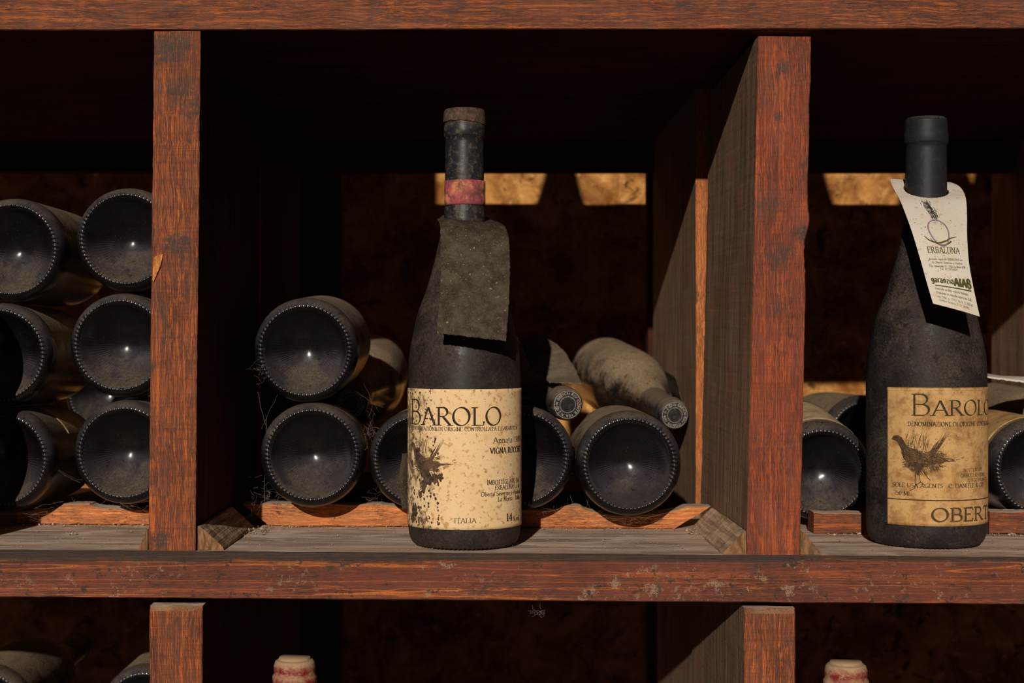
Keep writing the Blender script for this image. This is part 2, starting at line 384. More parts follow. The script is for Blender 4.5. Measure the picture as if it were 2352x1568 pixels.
# ------------------------------------------------------------------ the rack
RO = Vector((0, .27, -.548))
rack = empty('wine_rack', RO, 'stained reddish brown timber rack of shelf boards and upright posts holding the bottles', 'rack')
def plank(name, p0, p1, u, v, hu, hv, mats, face=None, bev=.0007, jit=.0003, n=60, seed=0, dents=(), parent=rack, org=RO, label=None, top=None):
    """bar from p0 to p1; u,v cross axes; mats list; face(normal)->slot"""
    p0, p1, u, v = Vector(p0), Vector(p1), Vector(u), Vector(v)
    d = (p1-p0); L = d.length
    sec = []
    k = 5   # points per side
    for (su, sv, eu, ev) in ((-1, -1, 1, -1), (1, -1, 1, 1), (1, 1, -1, 1), (-1, 1, -1, -1)):
        a = Vector((su*hu, sv*hv)); b = Vector((eu*hu, ev*hv)); dd = (b-a).normalized()
        a2 = a+dd*bev; b2 = b-dd*bev
        for i in range(k): sec.append(a2.lerp(b2, i/(k-1)))
    ns = len(sec); vs, fs, mi = [], [], []
    for s in range(n+1):
        t = s/n; c = p0.lerp(p1, t)
        for q in sec:
            w_ = c+u*q.x+v*q.y
            o = noise.noise_vector(Vector((w_.x*60+seed, w_.y*60, w_.z*60)))*jit + noise.noise_vector(Vector((w_.x*260+seed, w_.y*260, w_.z*260)))*jit*.6
            w_ = w_+o
            for fn in dents: w_ = fn(w_, t, q)
            vs.append(w_-org)
    for s in range(n):
        for i in range(ns):
            j = (i+1) % ns; a = s*ns
            fs.append((a+i, a+j, a+ns+j, a+ns+i))
    fs.append(tuple(range(ns))[::-1]); fs.append(tuple(n*ns+i for i in range(ns)))
    me = mesh(name, vs, fs)
    bm = bmesh.new(); bm.from_mesh(me); bmesh.ops.recalc_face_normals(bm, faces=bm.faces)
    if face:
        for f in bm.faces: f.material_index = face(f.normal)
    bm.to_mesh(me); bm.free()
    return link(name, me, mats, parent, label=label)

X, Yv, Z = Vector((1, 0, 0)), Vector((0, 1, 0)), Vector((0, 0, 1))
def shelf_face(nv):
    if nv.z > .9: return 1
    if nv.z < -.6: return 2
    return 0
XL, XR = -.665, .62
def zline(pxl, pxr):    # z at front plane for px heights at x=0 and x=2352, linear in X
    xa, xb = (0-PX)/F, (2352-PX)/F; za, zb = (PY-pxl)/F, (PY-pxr)/F
    return lambda x: za+(zb-za)*(x-xa)/(xb-xa)
ztop_b = zline(69.5, 66)               # underside of the upper shelf
zmid_t = zline(1262, 1279); zmid_b = zline(1371, 1388)
def board(name, zb, zt, y0, y1, mats, seed, n=220, label=None):
    h = lambda x: (zb(x)+zt(x))/2
    hv = (zt(0)-zb(0))/2
    return plank(name, (XL, (y0+y1)/2, h(XL)), (XR, (y0+y1)/2, h(XR)), Yv, Z, (y1-y0)/2, hv, mats, shelf_face, n=n, seed=seed, label=label)
up_t = lambda x: ztop_b(x)+.0315
board('shelf_board', ztop_b, up_t, 0, .272, [M['wood_x'], M['dusttop'], M['under']], 3)
board('shelf_board', ztop_b, up_t, .279, .55, [M['wood_x'], M['side_shaded'], M['under']], 5)  # rear board tops coloured dark so they bounce less light
board('shelf_board', zmid_b, zmid_t, 0, .272, [M['wood_shelf'], M['dusttop'], M['under']], 11, label='shelf board spotted with pale lichen')
board('shelf_board', zmid_b, zmid_t, .279, .55, [M['wood_x'], M['side_shaded'], M['under']], 13)
ZLOW = -.512
lowt = lambda x: ZLOW; lowb = lambda x: ZLOW-.034
board('shelf_board', lowb, lowt, 0, .272, [M['wood_x'], M['dusttop'], M['under']], 17, n=40)
board('shelf_board', lowb, lowt, .279, .55, [M['wood_x'], M['side_shaded'], M['under']], 19, n=40)
ZHI = .588
board('shelf_board', lambda x: ZHI, lambda x: ZHI+.03, 0, .272, [M['wood_x'], M['dusttop'], M['under']], 23, n=40)
board('shelf_board', lambda x: ZHI, lambda x: ZHI+.03, .279, .55, [M['wood_x'], M['side_shaded'], M['under']], 29, n=40)

def pf(nv):
    if abs(nv.x) > .9: return 1
    if nv.z > .6: return 2
    return 0
def pf_shaded(nv):
    if nv.x > .9: return 3  # sides turned from the sun get the darker wood, shade painted in
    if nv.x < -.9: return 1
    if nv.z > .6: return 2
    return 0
PM = lambda w_: [w_, M['side'], M['dusttop'], M['side_shaded']]
def post(pt, pb, wd, mat, y0=0.0, y1=.262, seed=0, dents=(), gap=0, label=None):
    """pt,pb: (centre x, z) at top and bottom"""
    return plank('post', (pt[0], (y0+y1)/2, pt[1]), (pb[0], (y0+y1)/2, pb[1]), X, Yv, wd/2, (y1-y0)/2, PM(mat), pf_shaded, n=150, seed=seed, dents=dents, jit=.00035, label=label)
# middle row
def pxX(p): return (p-PX)/F
def chip(w_, t, q):            # worn notch on the right edge of the right post
    if q.x > .008 and w_.y < .03:
        z = w_.z; zz = (PY-z*F) if False else PY-z*F
        e = math.exp(-((zz-505)/26)**2)
        w_ = w_+Vector((.0016*e-.0016*math.exp(-((zz-575)/40)**2)+.0007*noise.noise(Vector((0, 0, z*500)))*(1 if 440 < zz < 640 else 0), 0, 0))
    return w_
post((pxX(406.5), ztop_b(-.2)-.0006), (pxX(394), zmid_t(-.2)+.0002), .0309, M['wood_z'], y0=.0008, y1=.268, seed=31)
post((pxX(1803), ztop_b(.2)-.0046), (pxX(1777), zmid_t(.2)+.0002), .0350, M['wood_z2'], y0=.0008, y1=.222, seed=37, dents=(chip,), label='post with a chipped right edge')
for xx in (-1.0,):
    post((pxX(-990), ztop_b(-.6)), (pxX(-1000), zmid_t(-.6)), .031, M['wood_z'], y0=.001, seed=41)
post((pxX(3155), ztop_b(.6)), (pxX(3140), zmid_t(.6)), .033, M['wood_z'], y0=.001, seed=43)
# rear planks of the dividers
def rear(xf, wd, z0, z1, y0=.276, y1=.55, seed=0, mat=None):
    return plank('divider_plank', (xf+wd/2, (y0+y1)/2, z0), (xf+wd/2, (y0+y1)/2, z1), X, Yv, wd/2, (y1-y0)/2, PM(mat or M['strip']), pf_shaded, n=80, seed=seed)
xr2 = (1597-PX)/F*1.232
rear(xr2, .036, zmid_t(.2), ztop_b(.2), y0=.229, y1=.55, seed=47)
rear(-.2225, .030, zmid_t(-.2), ztop_b(-.2), seed=53)
rear(.535, .050, zmid_t(.55), ztop_b(.55), y0=.23, y1=.618, seed=59)
rear(-.625, .030, zmid_t(-.6), ztop_b(-.6), seed=61)
# lower row: posts with a chamfered top end and a small gap under the shelf
def chamfer(w_, t, q):
    if t > .985 and w_.y < .012: w_ = w_+Vector((0, .004*(t-.985)/.015*(1-w_.y/.012), -.0015*(t-.985)/.015))
    return w_
for cx, wd, m, sd, top in ((399.5, .0350, M['wood_z'], 67, 1390), (1771, .0339, M['wood_z'], 71, 1395)):
    zt = (PY-top)/F
    plank('post', (pxX(cx), .135, ZLOW), (pxX(cx+.5), .135, zt), X, Yv, wd/2, .13, PM(m), pf_shaded, n=150, seed=sd, dents=(chamfer,), jit=.00035)
for cx in (-993, 3150):
    plank('post', (pxX(cx), .135, ZLOW), (pxX(cx), .135, zmid_b(pxX(cx))), X, Yv, .016, .13, PM(M['wood_z']), pf_shaded, n=40, seed=cx)
for x_ in (-.225, .171, .56, -.625):
    rear(x_, .032, ZLOW, zmid_b(x_), seed=x_*100)
# upper row
for cx, m in ((405, M['wood_z']), (1805, M['wood_z2']), (-993, M['wood_z']), (3150, M['wood_z'])):
    plank('post', (pxX(cx), .135, up_t(pxX(cx))), (pxX(cx), .135, ZHI), X, Yv, .0165, .13, PM(m), pf_shaded, n=40, seed=cx)
for x_ in (-.222, .177, .56, -.625):
    rear(x_, .032, up_t(x_), ZHI, seed=x_*90)
# back frame: uprights and cross rails behind the shelves
for xa, xb in ((-.215, -.1565), (.166, .228), (.5855, .62), (-.62, -.585)):
    plank('back_upright', ((xa+xb)/2, .605, -.548), ((xa+xb)/2, .605, ZHI+.03), X, Yv, (xb-xa)/2, .014, PM(M['side_shaded']), None, n=40, seed=xa*50)
for zb, zt in ((.1805, .2402), (-.165, -.138), (-.545, -.515), (ZHI, ZHI+.03)):
    plank('back_rail', (XL, .5595, (zb+zt)/2), (XR, .5595, (zb+zt)/2), Yv, Z, .0085, (zt-zb)/2, [M['under'], M['side_shaded'], M['under']], None, n=60, seed=zb*70)
for x_ in (-.63, -.19, .2, .6):      # bearers tie the shelves to the back frame
    for z_ in (up_t(x_)+.0075, zmid_b(x_)-.0075, ZHI+.038):
        plank('bearer', (x_, .48, z_), (x_, .66, z_), X, Z, .008, .0072, [M['side_shaded']], None, n=8, seed=x_)

# battens that carry the bottles
def batten(x0, x1, y, hgt, dips=(), seed=0, cut0=0, cut1=0, zt=zmid_t, mat='batten', pale=None, endtilt=0):
    def dip(w_, t, q):
        if q.y > 0:
            for dx, dw, dd in dips:
                e = abs(w_.x-dx)/dw
                if e < 1: w_ = w_+Vector((0, 0, -dd*sqrt(1-e*e)))
            w_ = w_+Vector((0, 0, .0009*noise.noise(Vector((w_.x*45+seed, 0, 0)))))
        return w_
    def ends(w_, t, q):
        if t < .04 and cut0: w_ = w_+Vector((-cut0*(.04-t)/.04*(q.y/hgt*2+.5), 0, 0))
        if t > .94 and cut1: w_ = w_+Vector((cut1*(t-.94)/.06*(q.y/hgt*2), 0, 0))
        return w_
    za, zb = zt(x0)+hgt/2+.0006, zt(x1)+hgt/2+.0006
    return plank('batten', (x0, y+.01, za), (x1, y+.01, zb), Yv, Z, .01, hgt/2, [M[mat], M['dusttop']], lambda n_: 1 if n_.z > .8 else 0, n=120, seed=seed, dents=(dip, ends), jit=.0005)
def bx(px, Y): return (px-PX)/F*(1+Y)
batten(bx(603, .142), bx(1590, .142), .140, .0167, dips=((bx(1447, .13), .036, .0068), (bx(1199, .13), .030, .0035), (bx(965, .13), .03, .002)), seed=2, cut0=.010, cut1=.014)
batten(bx(45, .145), bx(349, .145)+.0, .140, .0155, dips=((bx(25, .13), .036, .006), (bx(284, .13), .028, .004)), seed=4, mat='batten')
batten(bx(1848, .13)+.004, bx(1990, .11), .118, .0150, seed=6, mat='wood_x')
batten(bx(2275, .12), bx(2352, .12)+.12, .122, .0165, seed=8, mat='wood_x')
for a, b in ((-.188, .170), (-.59, -.226), (.222, .555)):
    batten(a, b, .43, .0167, seed=a*10)
for a, b in ((-.186, .17), (-.6, -.232)):
    batten(a, b, .30, .0215, seed=a*12, zt=lowt)
# triangular cleats along the foot of each divider
def cleat_(side, x, y0, y1, wd, hg, seed=0, zt=zmid_t):
    vs, fs = [], []; n = 30
    sec = [(0, 0), (wd*.5, 0), (wd, 0), (wd*.96, hg*.10), (wd*.55, hg*.52), (wd*.12, hg*.96), (0, hg)]
    for s in range(n+1):
        y = y0+(y1-y0)*s/n
        for (a, b) in sec:
            j = noise.noise_vector(Vector((a*200+seed, y*90, b*200)))*.0007
            vs.append(Vector((x+side*a+j.x*(a > 0), y+(j.y if 0 < s < n else 0), zt(x)+.0004+b+abs(j.z)*(b > 0)))-RO)
    k = len(sec)
    for s in range(n):
        for i in range(k):
            j = (i+1) % k; a = s*k; fs.append((a+i, a+j, a+k+j, a+k+i))
    fs.append(tuple(range(k))); fs.append(tuple(n*k+i for i in range(k))[::-1])
    me = mesh('cleat', vs, fs)
    bm = bmesh.new(); bm.from_mesh(me); bmesh.ops.recalc_face_normals(bm, faces=bm.faces)
    for f in bm.faces: f.material_index = 1 if abs(f.normal.y) > .7 else 0
    bm.to_mesh(me); bm.free()
    link('cleat', me, [M['cleat'], M['cleat_end']], rack)
cleat_(1, pxX(452), .003, .128, .0175, .0155, 1)
cleat_(-1, pxX(1714), .001, .150, .0155, .0150, 2)
cleat_(1, pxX(1840), .001, .110, .0135, .0155, 3)
cleat_(-1, pxX(338), .001, .125, .0062, .0135, 4)
# splinter on the left post
def splinter():
    pts = [P(353, 590, -.0002), P(375, 583, -.0002), P(368, 612, -.0004), P(352, 648, -.0003), P(350, 640, -.0002)]
    back = [p+Vector((0, .0022, 0)) for p in pts]; pts[2] = pts[2]+Vector((0, -.0006, 0))
    n = len(pts); vs = [p-RO for p in pts+back]
    fs = [tuple(range(n)), tuple(range(2*n-1, n-1, -1))]+[(i, n+i, n+(i+1) % n, (i+1) % n) for i in range(n)]
    link('splinter', mesh('splinter', vs, fs), M['batten_end'], rack, label='bare orange splinter on the left post')
splinter()

# ------------------------------------------------------------------ lettering (own stroke alphabet with serifs)
def arc(cx, cy, rx, ry, a0, a1, n=14):
    return [(cx+rx*cos(math.radians(a0+(a1-a0)*i/n)), cy+ry*sin(math.radians(a0+(a1-a0)*i/n))) for i in range(n+1)]
G = {}
def g(ch, wd, *st): G[ch] = (wd, st)
# stroke: (points, flags) ; a/b = serif at start/end
g('A', .80, ([(.06, 0), (.40, 1)], 'a'), ([(.40, 1), (.76, 0)], 'b'), ([(.18, .35), (.62, .35)], ''))
g('B', .68, ([(.14, 0), (.14, 1)], 'ab'), ([(.14, 1)]+arc(.36, .76, .20, .24, 90, -90)+[(.14, .52)], ''), ([(.14, .52)]+arc(.38, .26, .24, .26, 90, -90)+[(.14, 0)], ''))
g('C', .78, (arc(.46, .5, .36, .5, 45, 315, 20), ''), ([(.72, .88), (.72, .66)], ''))
g('D', .84, ([(.14, 0), (.14, 1)], 'ab'), ([(.14, 1)]+arc(.36, .5, .40, .5, 90, -90, 20)+[(.14, 0)], ''))
g('E', .64, ([(.14, 0), (.14, 1)], 'ab'), ([(.14, 1), (.56, 1), (.58, .84)], ''), ([(.14, .52), (.46, .52)], ''), ([(.14, 0), (.58, 0), (.60, .2)], ''))
g('F', .60, ([(.14, 0), (.14, 1)], 'ab'), ([(.14, 1), (.54, 1), (.56, .84)], ''), ([(.14, .52), (.44, .52)], ''))
g('G', .82, (arc(.46, .5, .36, .5, 48, 330, 20), ''), ([(.74, 0), (.74, .42)], 'b'))
g('H', .84, ([(.14, 0), (.14, 1)], 'ab'), ([(.70, 0), (.70, 1)], 'ab'), ([(.14, .52), (.70, .52)], ''))
g('I', .34, ([(.17, 0), (.17, 1)], 'ab'))
g('L', .60, ([(.14, 0), (.14, 1)], 'ab'), ([(.14, 0), (.56, 0), (.58, .22)], ''))
g('M', .98, ([(.14, 0), (.16, 1)], 'ab'), ([(.16, 1), (.48, .05)], ''), ([(.48, .05), (.82, 1)], ''), ([(.82, 1), (.84, 0)], 'ab'))
g('N', .84, ([(.14, 0), (.14, 1)], 'ab'), ([(.14, 1), (.70, 0)], ''), ([(.70, 0), (.70, 1)], 'b'))
g('O', .88, (arc(.44, .5, .37, .51, 0, 360, 28), ''))
g('P', .62, ([(.14, 0), (.14, 1)], 'ab'), ([(.14, 1)]+arc(.34, .73, .22, .27, 90, -90)+[(.14, .46)], ''))
g('R', .74, ([(.14, 0), (.14, 1)], 'ab'), ([(.14, 1)]+arc(.34, .75, .22, .25, 90, -90)+[(.14, .5)], ''), ([(.34, .5), (.70, 0)], 'b'))
g('S', .58, (arc(.30, .75, .20, .25, 30, 250, 12)+arc(.30, .26, .21, .26, 75, -150, 12), ''))
g('T', .72, ([(.36, 0), (.36, 1)], 'a'), ([(.06, .82), (.08, 1), (.64, 1), (.66, .82)], ''))
g('U', .82, ([(.14, 1), (.14, .32)]+arc(.41, .30, .27, .30, 180, 360, 12)+[(.68, 1)], 'ab'))
g('V', .78, ([(.06, 1), (.40, 0)], 'a'), ([(.40, 0), (.72, 1)], 'b'))
g('Z', .66, ([(.08, .84), (.10, 1), (.58, 1)], ''), ([(.58, 1), (.06, 0)], ''), ([(.06, 0), (.58, 0), (.60, .2)], ''))
xh = .62
g('a', .50, (arc(.23, .45, .17, .17, 160, 0, 8)+[(.40, .05), (.46, 0)], ''), (arc(.23, .17, .17, .17, 90, 360, 12), ''))
g('b', .56, ([(.12, 1), (.12, 0)], 'a'), (arc(.29, .31, .19, .31, 0, 360, 18), ''))
g('c', .46, (arc(.26, .31, .19, .31, 50, 310, 14), ''))
g('d', .56, ([(.42, 1), (.42, 0)], 'ab'), (arc(.25, .31, .19, .31, 0, 360, 18), ''))
g('e', .50, ([(.08, .34), (.43, .34)]+arc(.25, .31, .18, .31, 5, 320, 16), ''))
g('g', .54, (arc(.25, .36, .18, .26, 0, 360, 16), ''), ([(.43, .6), (.43, -.1)]+arc(.25, -.1, .18, .18, 0, -160, 8), ''))
g('i', .28, ([(.14, xh), (.14, 0)], 'ab'), ([(.14, .84), (.14, .92)], ''))
g('l', .28, ([(.14, 1), (.14, 0)], 'ab'))
g('m', .86, ([(.12, xh), (.12, 0)], 'ab'), (arc(.28, .42, .16, .2, 180, 0, 8)+[(.44, 0)], 'b'), (arc(.60, .42, .16, .2, 180, 0, 8)+[(.76, 0)], 'b'))
g('n', .58, ([(.12, xh), (.12, 0)], 'ab'), (arc(.29, .42, .17, .2, 180, 0, 8)+[(.46, 0)], 'b'))
g('o', .54, (arc(.27, .31, .20, .31, 0, 360, 18), ''))
g('p', .56, ([(.12, xh), (.12, -.3)], 'ab'), (arc(.29, .31, .19, .31, 0, 360, 18), ''))
g('r', .42, ([(.12, xh), (.12, 0)], 'ab'), (arc(.28, .42, .16, .2, 180, 50, 6), ''))
g('s', .42, (arc(.21, .46, .13, .16, 30, 250, 8)+arc(.21, .16, .15, .16, 75, -150, 8), ''))
g('t', .36, ([(.14, .85), (.14, .08), (.20, 0), (.32, .03)], ''), ([(.02, xh), (.30, xh)], ''))
g('u', .58, ([(.12, xh), (.12, .18)]+arc(.28, .18, .16, .18, 180, 360, 8)+[(.44, xh)], ''), ([(.44, xh), (.44, 0)], 'b'))
g('v', .52, ([(.04, xh), (.26, 0)], 'a'), ([(.26, 0), (.48, xh)], 'b'))
g('z', .46, ([(.06, xh), (.40, xh), (.06, 0), (.40, 0)], ''))
g('f', .34, ([(.14, 0), (.14, .8)]+arc(.27, .82, .13, .16, 180, 50, 6), 'a'), ([(.02, xh), (.30, xh)], ''))
g('0', .60, (arc(.30, .5, .22, .5, 0, 360, 22), ''))
g('1', .42, ([(.06, .82), (.22, 1), (.22, 0)], 'b'))
g('2', .58, (arc(.28, .72, .21, .28, 160, -30, 12)+[(.06, 0), (.52, 0)], ''))
g('3', .56, (arc(.26, .75, .19, .25, 150, -80, 12)+arc(.26, .26, .22, .26, 80, -150, 12), ''))
g('4', .60, ([(.42, 0), (.42, 1), (.04, .30), (.56, .30)], 'a'))
g('5', .56, ([(.48, 1), (.14, 1), (.10, .55)]+arc(.27, .32, .22, .32, 120, -150, 14), ''))
g('6', .58, (arc(.30, .30, .22, .30, 0, 360, 18), ''), ([(.46, .98), (.20, .75), (.09, .35)], ''))
g('7', .54, ([(.06, 1), (.50, 1), (.20, 0)], ''))
g('8', .58, (arc(.29, .75, .18, .25, 0, 360, 16), ''), (arc(.29, .26, .22, .26, 0, 360, 18), ''))
g('9', .58, (arc(.29, .69, .21, .30, 0, 360, 18), ''), ([(.50, .66), (.42, .25), (.16, .02)], ''))
g('.', .26, ([(.13, .0), (.13, .10)], ''))
g('Y', .74, ([(.04, 1), (.37, .5), (.37, 0)], 'ab'), ([(.37, .5), (.70, 1)], 'b'))
g(',', .26, ([(.14, .05), (.08, -.12)], ''))
g('-', .40, ([(.06, .36), (.32, .36)], ''))
g(':', .30, ([(.15, .0), (.15, .1)], ''), ([(.15, .45), (.15, .55)], ''))
g('·', .30, ([(.15, .42), (.15, .54)], ''))
g('&', .80, (arc(.34, .78, .15, .20, -40, 220, 12)+[(.66, 0)], ''), (arc(.32, .26, .24, .26, 110, 330, 12)+[(.66, .45)], ''))
g('%', .80, (arc(.2, .75, .14, .22, 0, 360, 12), ''), (arc(.6, .25, .14, .22, 0, 360, 12), ''), ([(.14, 0), (.66, 1)], ''))
g('(', .34, (arc(.34, .45, .2, .6, 130, 230, 8), ''))
g(')', .34, (arc(0, .45, .2, .6, 50, -50, 8), ''))
g('/', .40, ([(.02, 0), (.36, 1)], ''))
g('℮', .78, ([(.08, .5), (.66, .5)]+arc(.38, .5, .30, .48, 0, 310, 20), ''))
g('@', 1.0, (arc(.5, .5, .55, .62, 0, 360, 24), ''), ([(.30, .2), (.30, .8), (.66, .8)], ''), ([(.30, .5), (.6, .5)], ''), ([(.30, .2), (.66, .2)], ''))
g(' ', .36)

def advance(s, sp=0.0): return sum(G.get(c, G.get(c.upper(), G['I']))[0]+sp for c in s)
class Ink:
    def __init__(s): s.v = []; s.f = []
    def ribbon(s, pts, wfun, fm):
        q = [pts[0]]
        for a, b in zip(pts, pts[1:]):
            L = math.hypot(b[0]-a[0], b[1]-a[1]); k = max(1, int(L/s.maxseg)+0) if s.maxseg else 1
            for i in range(1, k+1): q.append((a[0]+(b[0]-a[0])*i/k, a[1]+(b[1]-a[1])*i/k))
        n = len(q); b0 = len(s.v); closed = math.hypot(q[0][0]-q[-1][0], q[0][1]-q[-1][1]) < 1e-6
        for i in range(n):
            a = q[i-1] if i else (q[-2] if closed else q[0]); b = q[i+1] if i < n-1 else (q[1] if closed else q[-1])
            dx, dy = b[0]-a[0], b[1]-a[1]; L = math.hypot(dx, dy) or 1; dx /= L; dy /= L
            w_ = wfun(dx, dy, i/(n-1))
            s.v.append(fm(q[i][0]-dy*w_, q[i][1]+dx*w_)); s.v.append(fm(q[i][0]+dy*w_, q[i][1]-dx*w_))
        for i in range(n-1): s.f.append((b0+2*i, b0+2*i+1, b0+2*i+3, b0+2*i+2))
    maxseg = None
    def poly(s, pts, fm):
        b = len(s.v); cx = sum(p[0] for p in pts)/len(pts); cy = sum(p[1] for p in pts)/len(pts)
        s.v.append(fm(cx, cy)); s.v += [fm(*p) for p in pts]; n = len(pts)
        s.f += [(b, b+1+i, b+1+(i+1) % n) for i in range(n)]
    def obj(s, name, mat, parent, label=None):
        me = mesh(name, s.v, s.f)
        return link(name, me, mat, parent, label=label)
def write(ink, text, fm, x0, x1, y0, h, thick=.075, thin=.028, serif=True, sp=.04, first=1.0, slope=0.0, sx=None):
    """text from x0 to x1 (surface metres), baseline y0, cap height h. fm(x,y)->3D"""
    adv = []
    for i, c in enumerate(text):
        gl = G.get(c) or G.get(c.upper()) or G['I']; adv.append((gl, (gl[0]+sp)*(first if i == 0 else 1)))
    tot = sum(a for _, a in adv); kx = (x1-x0)/tot if x1 is not None else h*(sx or 1); x = x0
    for i, (gl, a) in enumerate(adv):
        fy = first if i == 0 else 1.0; fx = fy
        def wf(dx, dy, t): return thin+(thick-thin)*min(1, abs(dx*.42-dy*.93))**1.5
        kk = kx*fx; hy = h*fy; xo = x
        for pts, fl in gl[1]:
            # strokes in em units scaled; width follows cap height
            pp = [(xo+p[0]*kk, y0+slope*(xo-x0)+p[1]*hy) for p in pts]
            ink.maxseg = h*.35
            ink.ribbon(pp, lambda dx, dy, t: h*wf(dx, dy, t), fm)
            if serif:
                for key, idx in (('a', 0), ('b', -1)):
                    if key in fl:
                        cx, cy = pp[idx]; sw = .15*min(kk, h*1.2)
                        ink.ribbon([(cx-sw, cy), (cx+sw, cy)], lambda dx, dy, t: h*thin*1.05, fm)
        x += a*kx

# ------------------------------------------------------------------ bottles
PROF = [(.0387, .0165), (.0387, .03), (.0387, .05), (.0388, .07), (.0388, .09), (.0387, .112), (.0380, .129), (.0368, .1375), (.0353, .1447), (.0323, .158), (.0296, .1655), (.0266, .1734), (.0238, .1825), (.0210, .193), (.0188, .2025), (.0166, .212), (.0149, .219), (.0138, .226), (.0133, .24), (.0129, .26), (.0127, .294)]
def lathe(prof, seg=96, closed_top=False):
    vs, fs = [], []
    for r, z in prof:
        for i in range(seg):
            a = 2*pi*i/seg; vs.append((r*cos(a), r*sin(a), z))
    for k in range(len(prof)-1):
        for i in range(seg):
            j = (i+1) % seg; fs.append((k*seg+i, k*seg+j, (k+1)*seg+j, (k+1)*seg+i))
    if closed_top:
        b = len(vs); vs.append((0, 0, prof[-1][1])); k = len(prof)-1
        for i in range(seg): fs.append((k*seg+i, k*seg+(i+1) % seg, b))
    return vs, fs
def spline(pts, k=4):
    out = []
    for i in range(len(pts)-1):
        p0 = Vector(pts[max(0, i-1)]); p1 = Vector(pts[i]); p2 = Vector(pts[i+1]); p3 = Vector(pts[min(len(pts)-1, i+2)])
        for s in range(k):
            t = s/k; out.append(tuple(.5*((2*p1)+(p2-p0)*t+(2*p0-5*p1+4*p2-p3)*t*t+(3*p1-p0-3*p2+p3)*t**3)))
    out.append(tuple(pts[-1])); return out
def prof_r(z):
    for (r0, z0), (r1, z1) in zip(PROF, PROF[1:]):
        if z0 <= z <= z1: return r0+(r1-r0)*(z-z0)/(z1-z0)
    return PROF[0][0] if z < PROF[0][1] else PROF[-1][0]
ME_BODY = mesh('bottle_body', *lathe(spline(PROF), 80))
ME_BODY.polygons.foreach_set('use_smooth', [True]*len(ME_BODY.polygons))
def base_mesh(nk=68, per=7):
    seg = nk*per; R = .0387
    prof = [(1, .0166), (.998, .012), (.985, .0075), (.955, .0038), (.925, .0020)]
    ring = [(.90, .0011), (.885, .0006), (.87, .0003), (.855, .0001), (.84, 0), (.825, .0002), (.81, .0006), (.795, .0012), (.78, .0019)]
    inner = [(.76, .0032), (.73, .0052), (.69, .0074), (.63, .0102), (.56, .0130), (.48, .0158), (.40, .0182), (.32, .0202), (.24, .0218), (.16, .0229), (.09, .0236), (.04, .0239), (.012, .0240)]
    vs, fs = [], []; allp = prof+ring+inner; rr = len(prof)
    for k, (r, z) in enumerate(allp):
        for i in range(seg):
            a = 2*pi*i/seg; zz = z; r_ = r
            if rr <= k < rr+len(ring):
                e = sin(pi*(k-rr+.5)/len(ring)); c_ = cos(2*pi*i/per + (k-rr)*.35)
                zz = z-(.00055*e*max(0, c_)**1.0)+.0003*e
            elif r < .70 and r > .2: zz = z+.00006*sin(a*72)*sin(pi*(r-.2)/.5)
            vs.append((r_*R*cos(a), r_*R*sin(a), zz+.0004))
    for k in range(len(allp)-1):
        for i in range(seg):
            j = (i+1) % seg; fs.append((k*seg+j, k*seg+i, (k+1)*seg+i, (k+1)*seg+j))
    b = len(vs); vs.append((0, 0, .0244)); k = len(allp)-1
    for i in range(seg): fs.append((k*seg+(i+1) % seg, k*seg+i, b))
    me = mesh('punt', vs, fs); me.polygons.foreach_set('use_smooth', [True]*len(me.polygons)); return me
ME_BASE = base_mesh()
CAPP = [(.0142, .2228), (.01415, .2235), (.0136, .235), (.01335, .25), (.0132, .275), (.0132, .2785), (.0140, .2792), (.01435, .2800), (.01435, .2860), (.0139, .2875), (.01375, .289), (.01365, .2945), (.0130, .2966), (.0120, .2974), (.0105, .2975)]
ME_CAP = mesh('capsule', *lathe(CAPP, 64, True)); ME_CAP.polygons.foreach_set('use_smooth', [True]*len(ME_CAP.polygons))
CAPR = [(.0142, .2228), (.0136, .235), (.0132, .272), (.0133, .2770), (.0146, .2790), (.0148, .2820), (.0146, .2845), (.0136, .2862), (.0139, .2885), (.0138, .2915), (.0128, .2945), (.0112, .2958), (.0108, .2956), (.0106, .2964), (.0100, .2975)]
ME_CAPR = mesh('capsule_ridged', *lathe(CAPR, 64, True)); ME_CAPR.polygons.foreach_set('use_smooth', [True]*len(ME_CAPR.polygons))

def shell(a0, a1, z0, z1, off, n=40, m=20, rfun=None, ragged=0, seed=0):
    """thin paper wrapped on the bottle; angle 0 faces -Y, grows towards +X; has thickness"""
    vs, fs = [], []
    for lay in (off, off-.00012):
        for j in range(m+1):
            for i in range(n+1):
                a = a0+(a1-a0)*i/n; z = z0+(z1-z0)*j/m
                if ragged and i in (0, n): a += ragged*noise.noise(Vector((z*150, seed, i)))
                r = (rfun(z) if rfun else prof_r(z))+lay
                vs.append((r*sin(a), -r*cos(a), z))
    S = (m+1)*(n+1)
    for j in range(m):
        for i in range(n):
            a = j*(n+1)+i; fs.append((a, a+1, a+n+2, a+n+1)); fs.append((S+a+1, S+a, S+a+n+1, S+a+n+2))
    def edge(l):
        for p, q in zip(l, l[1:]): fs.append((q, p, S+p, S+q))
    edge([i for i in range(n+1)]); edge([m*(n+1)+i for i in range(n, -1, -1)])
    edge([j*(n+1) for j in range(m, -1, -1)]); edge([j*(n+1)+n for j in range(m+1)])
    return vs, fs

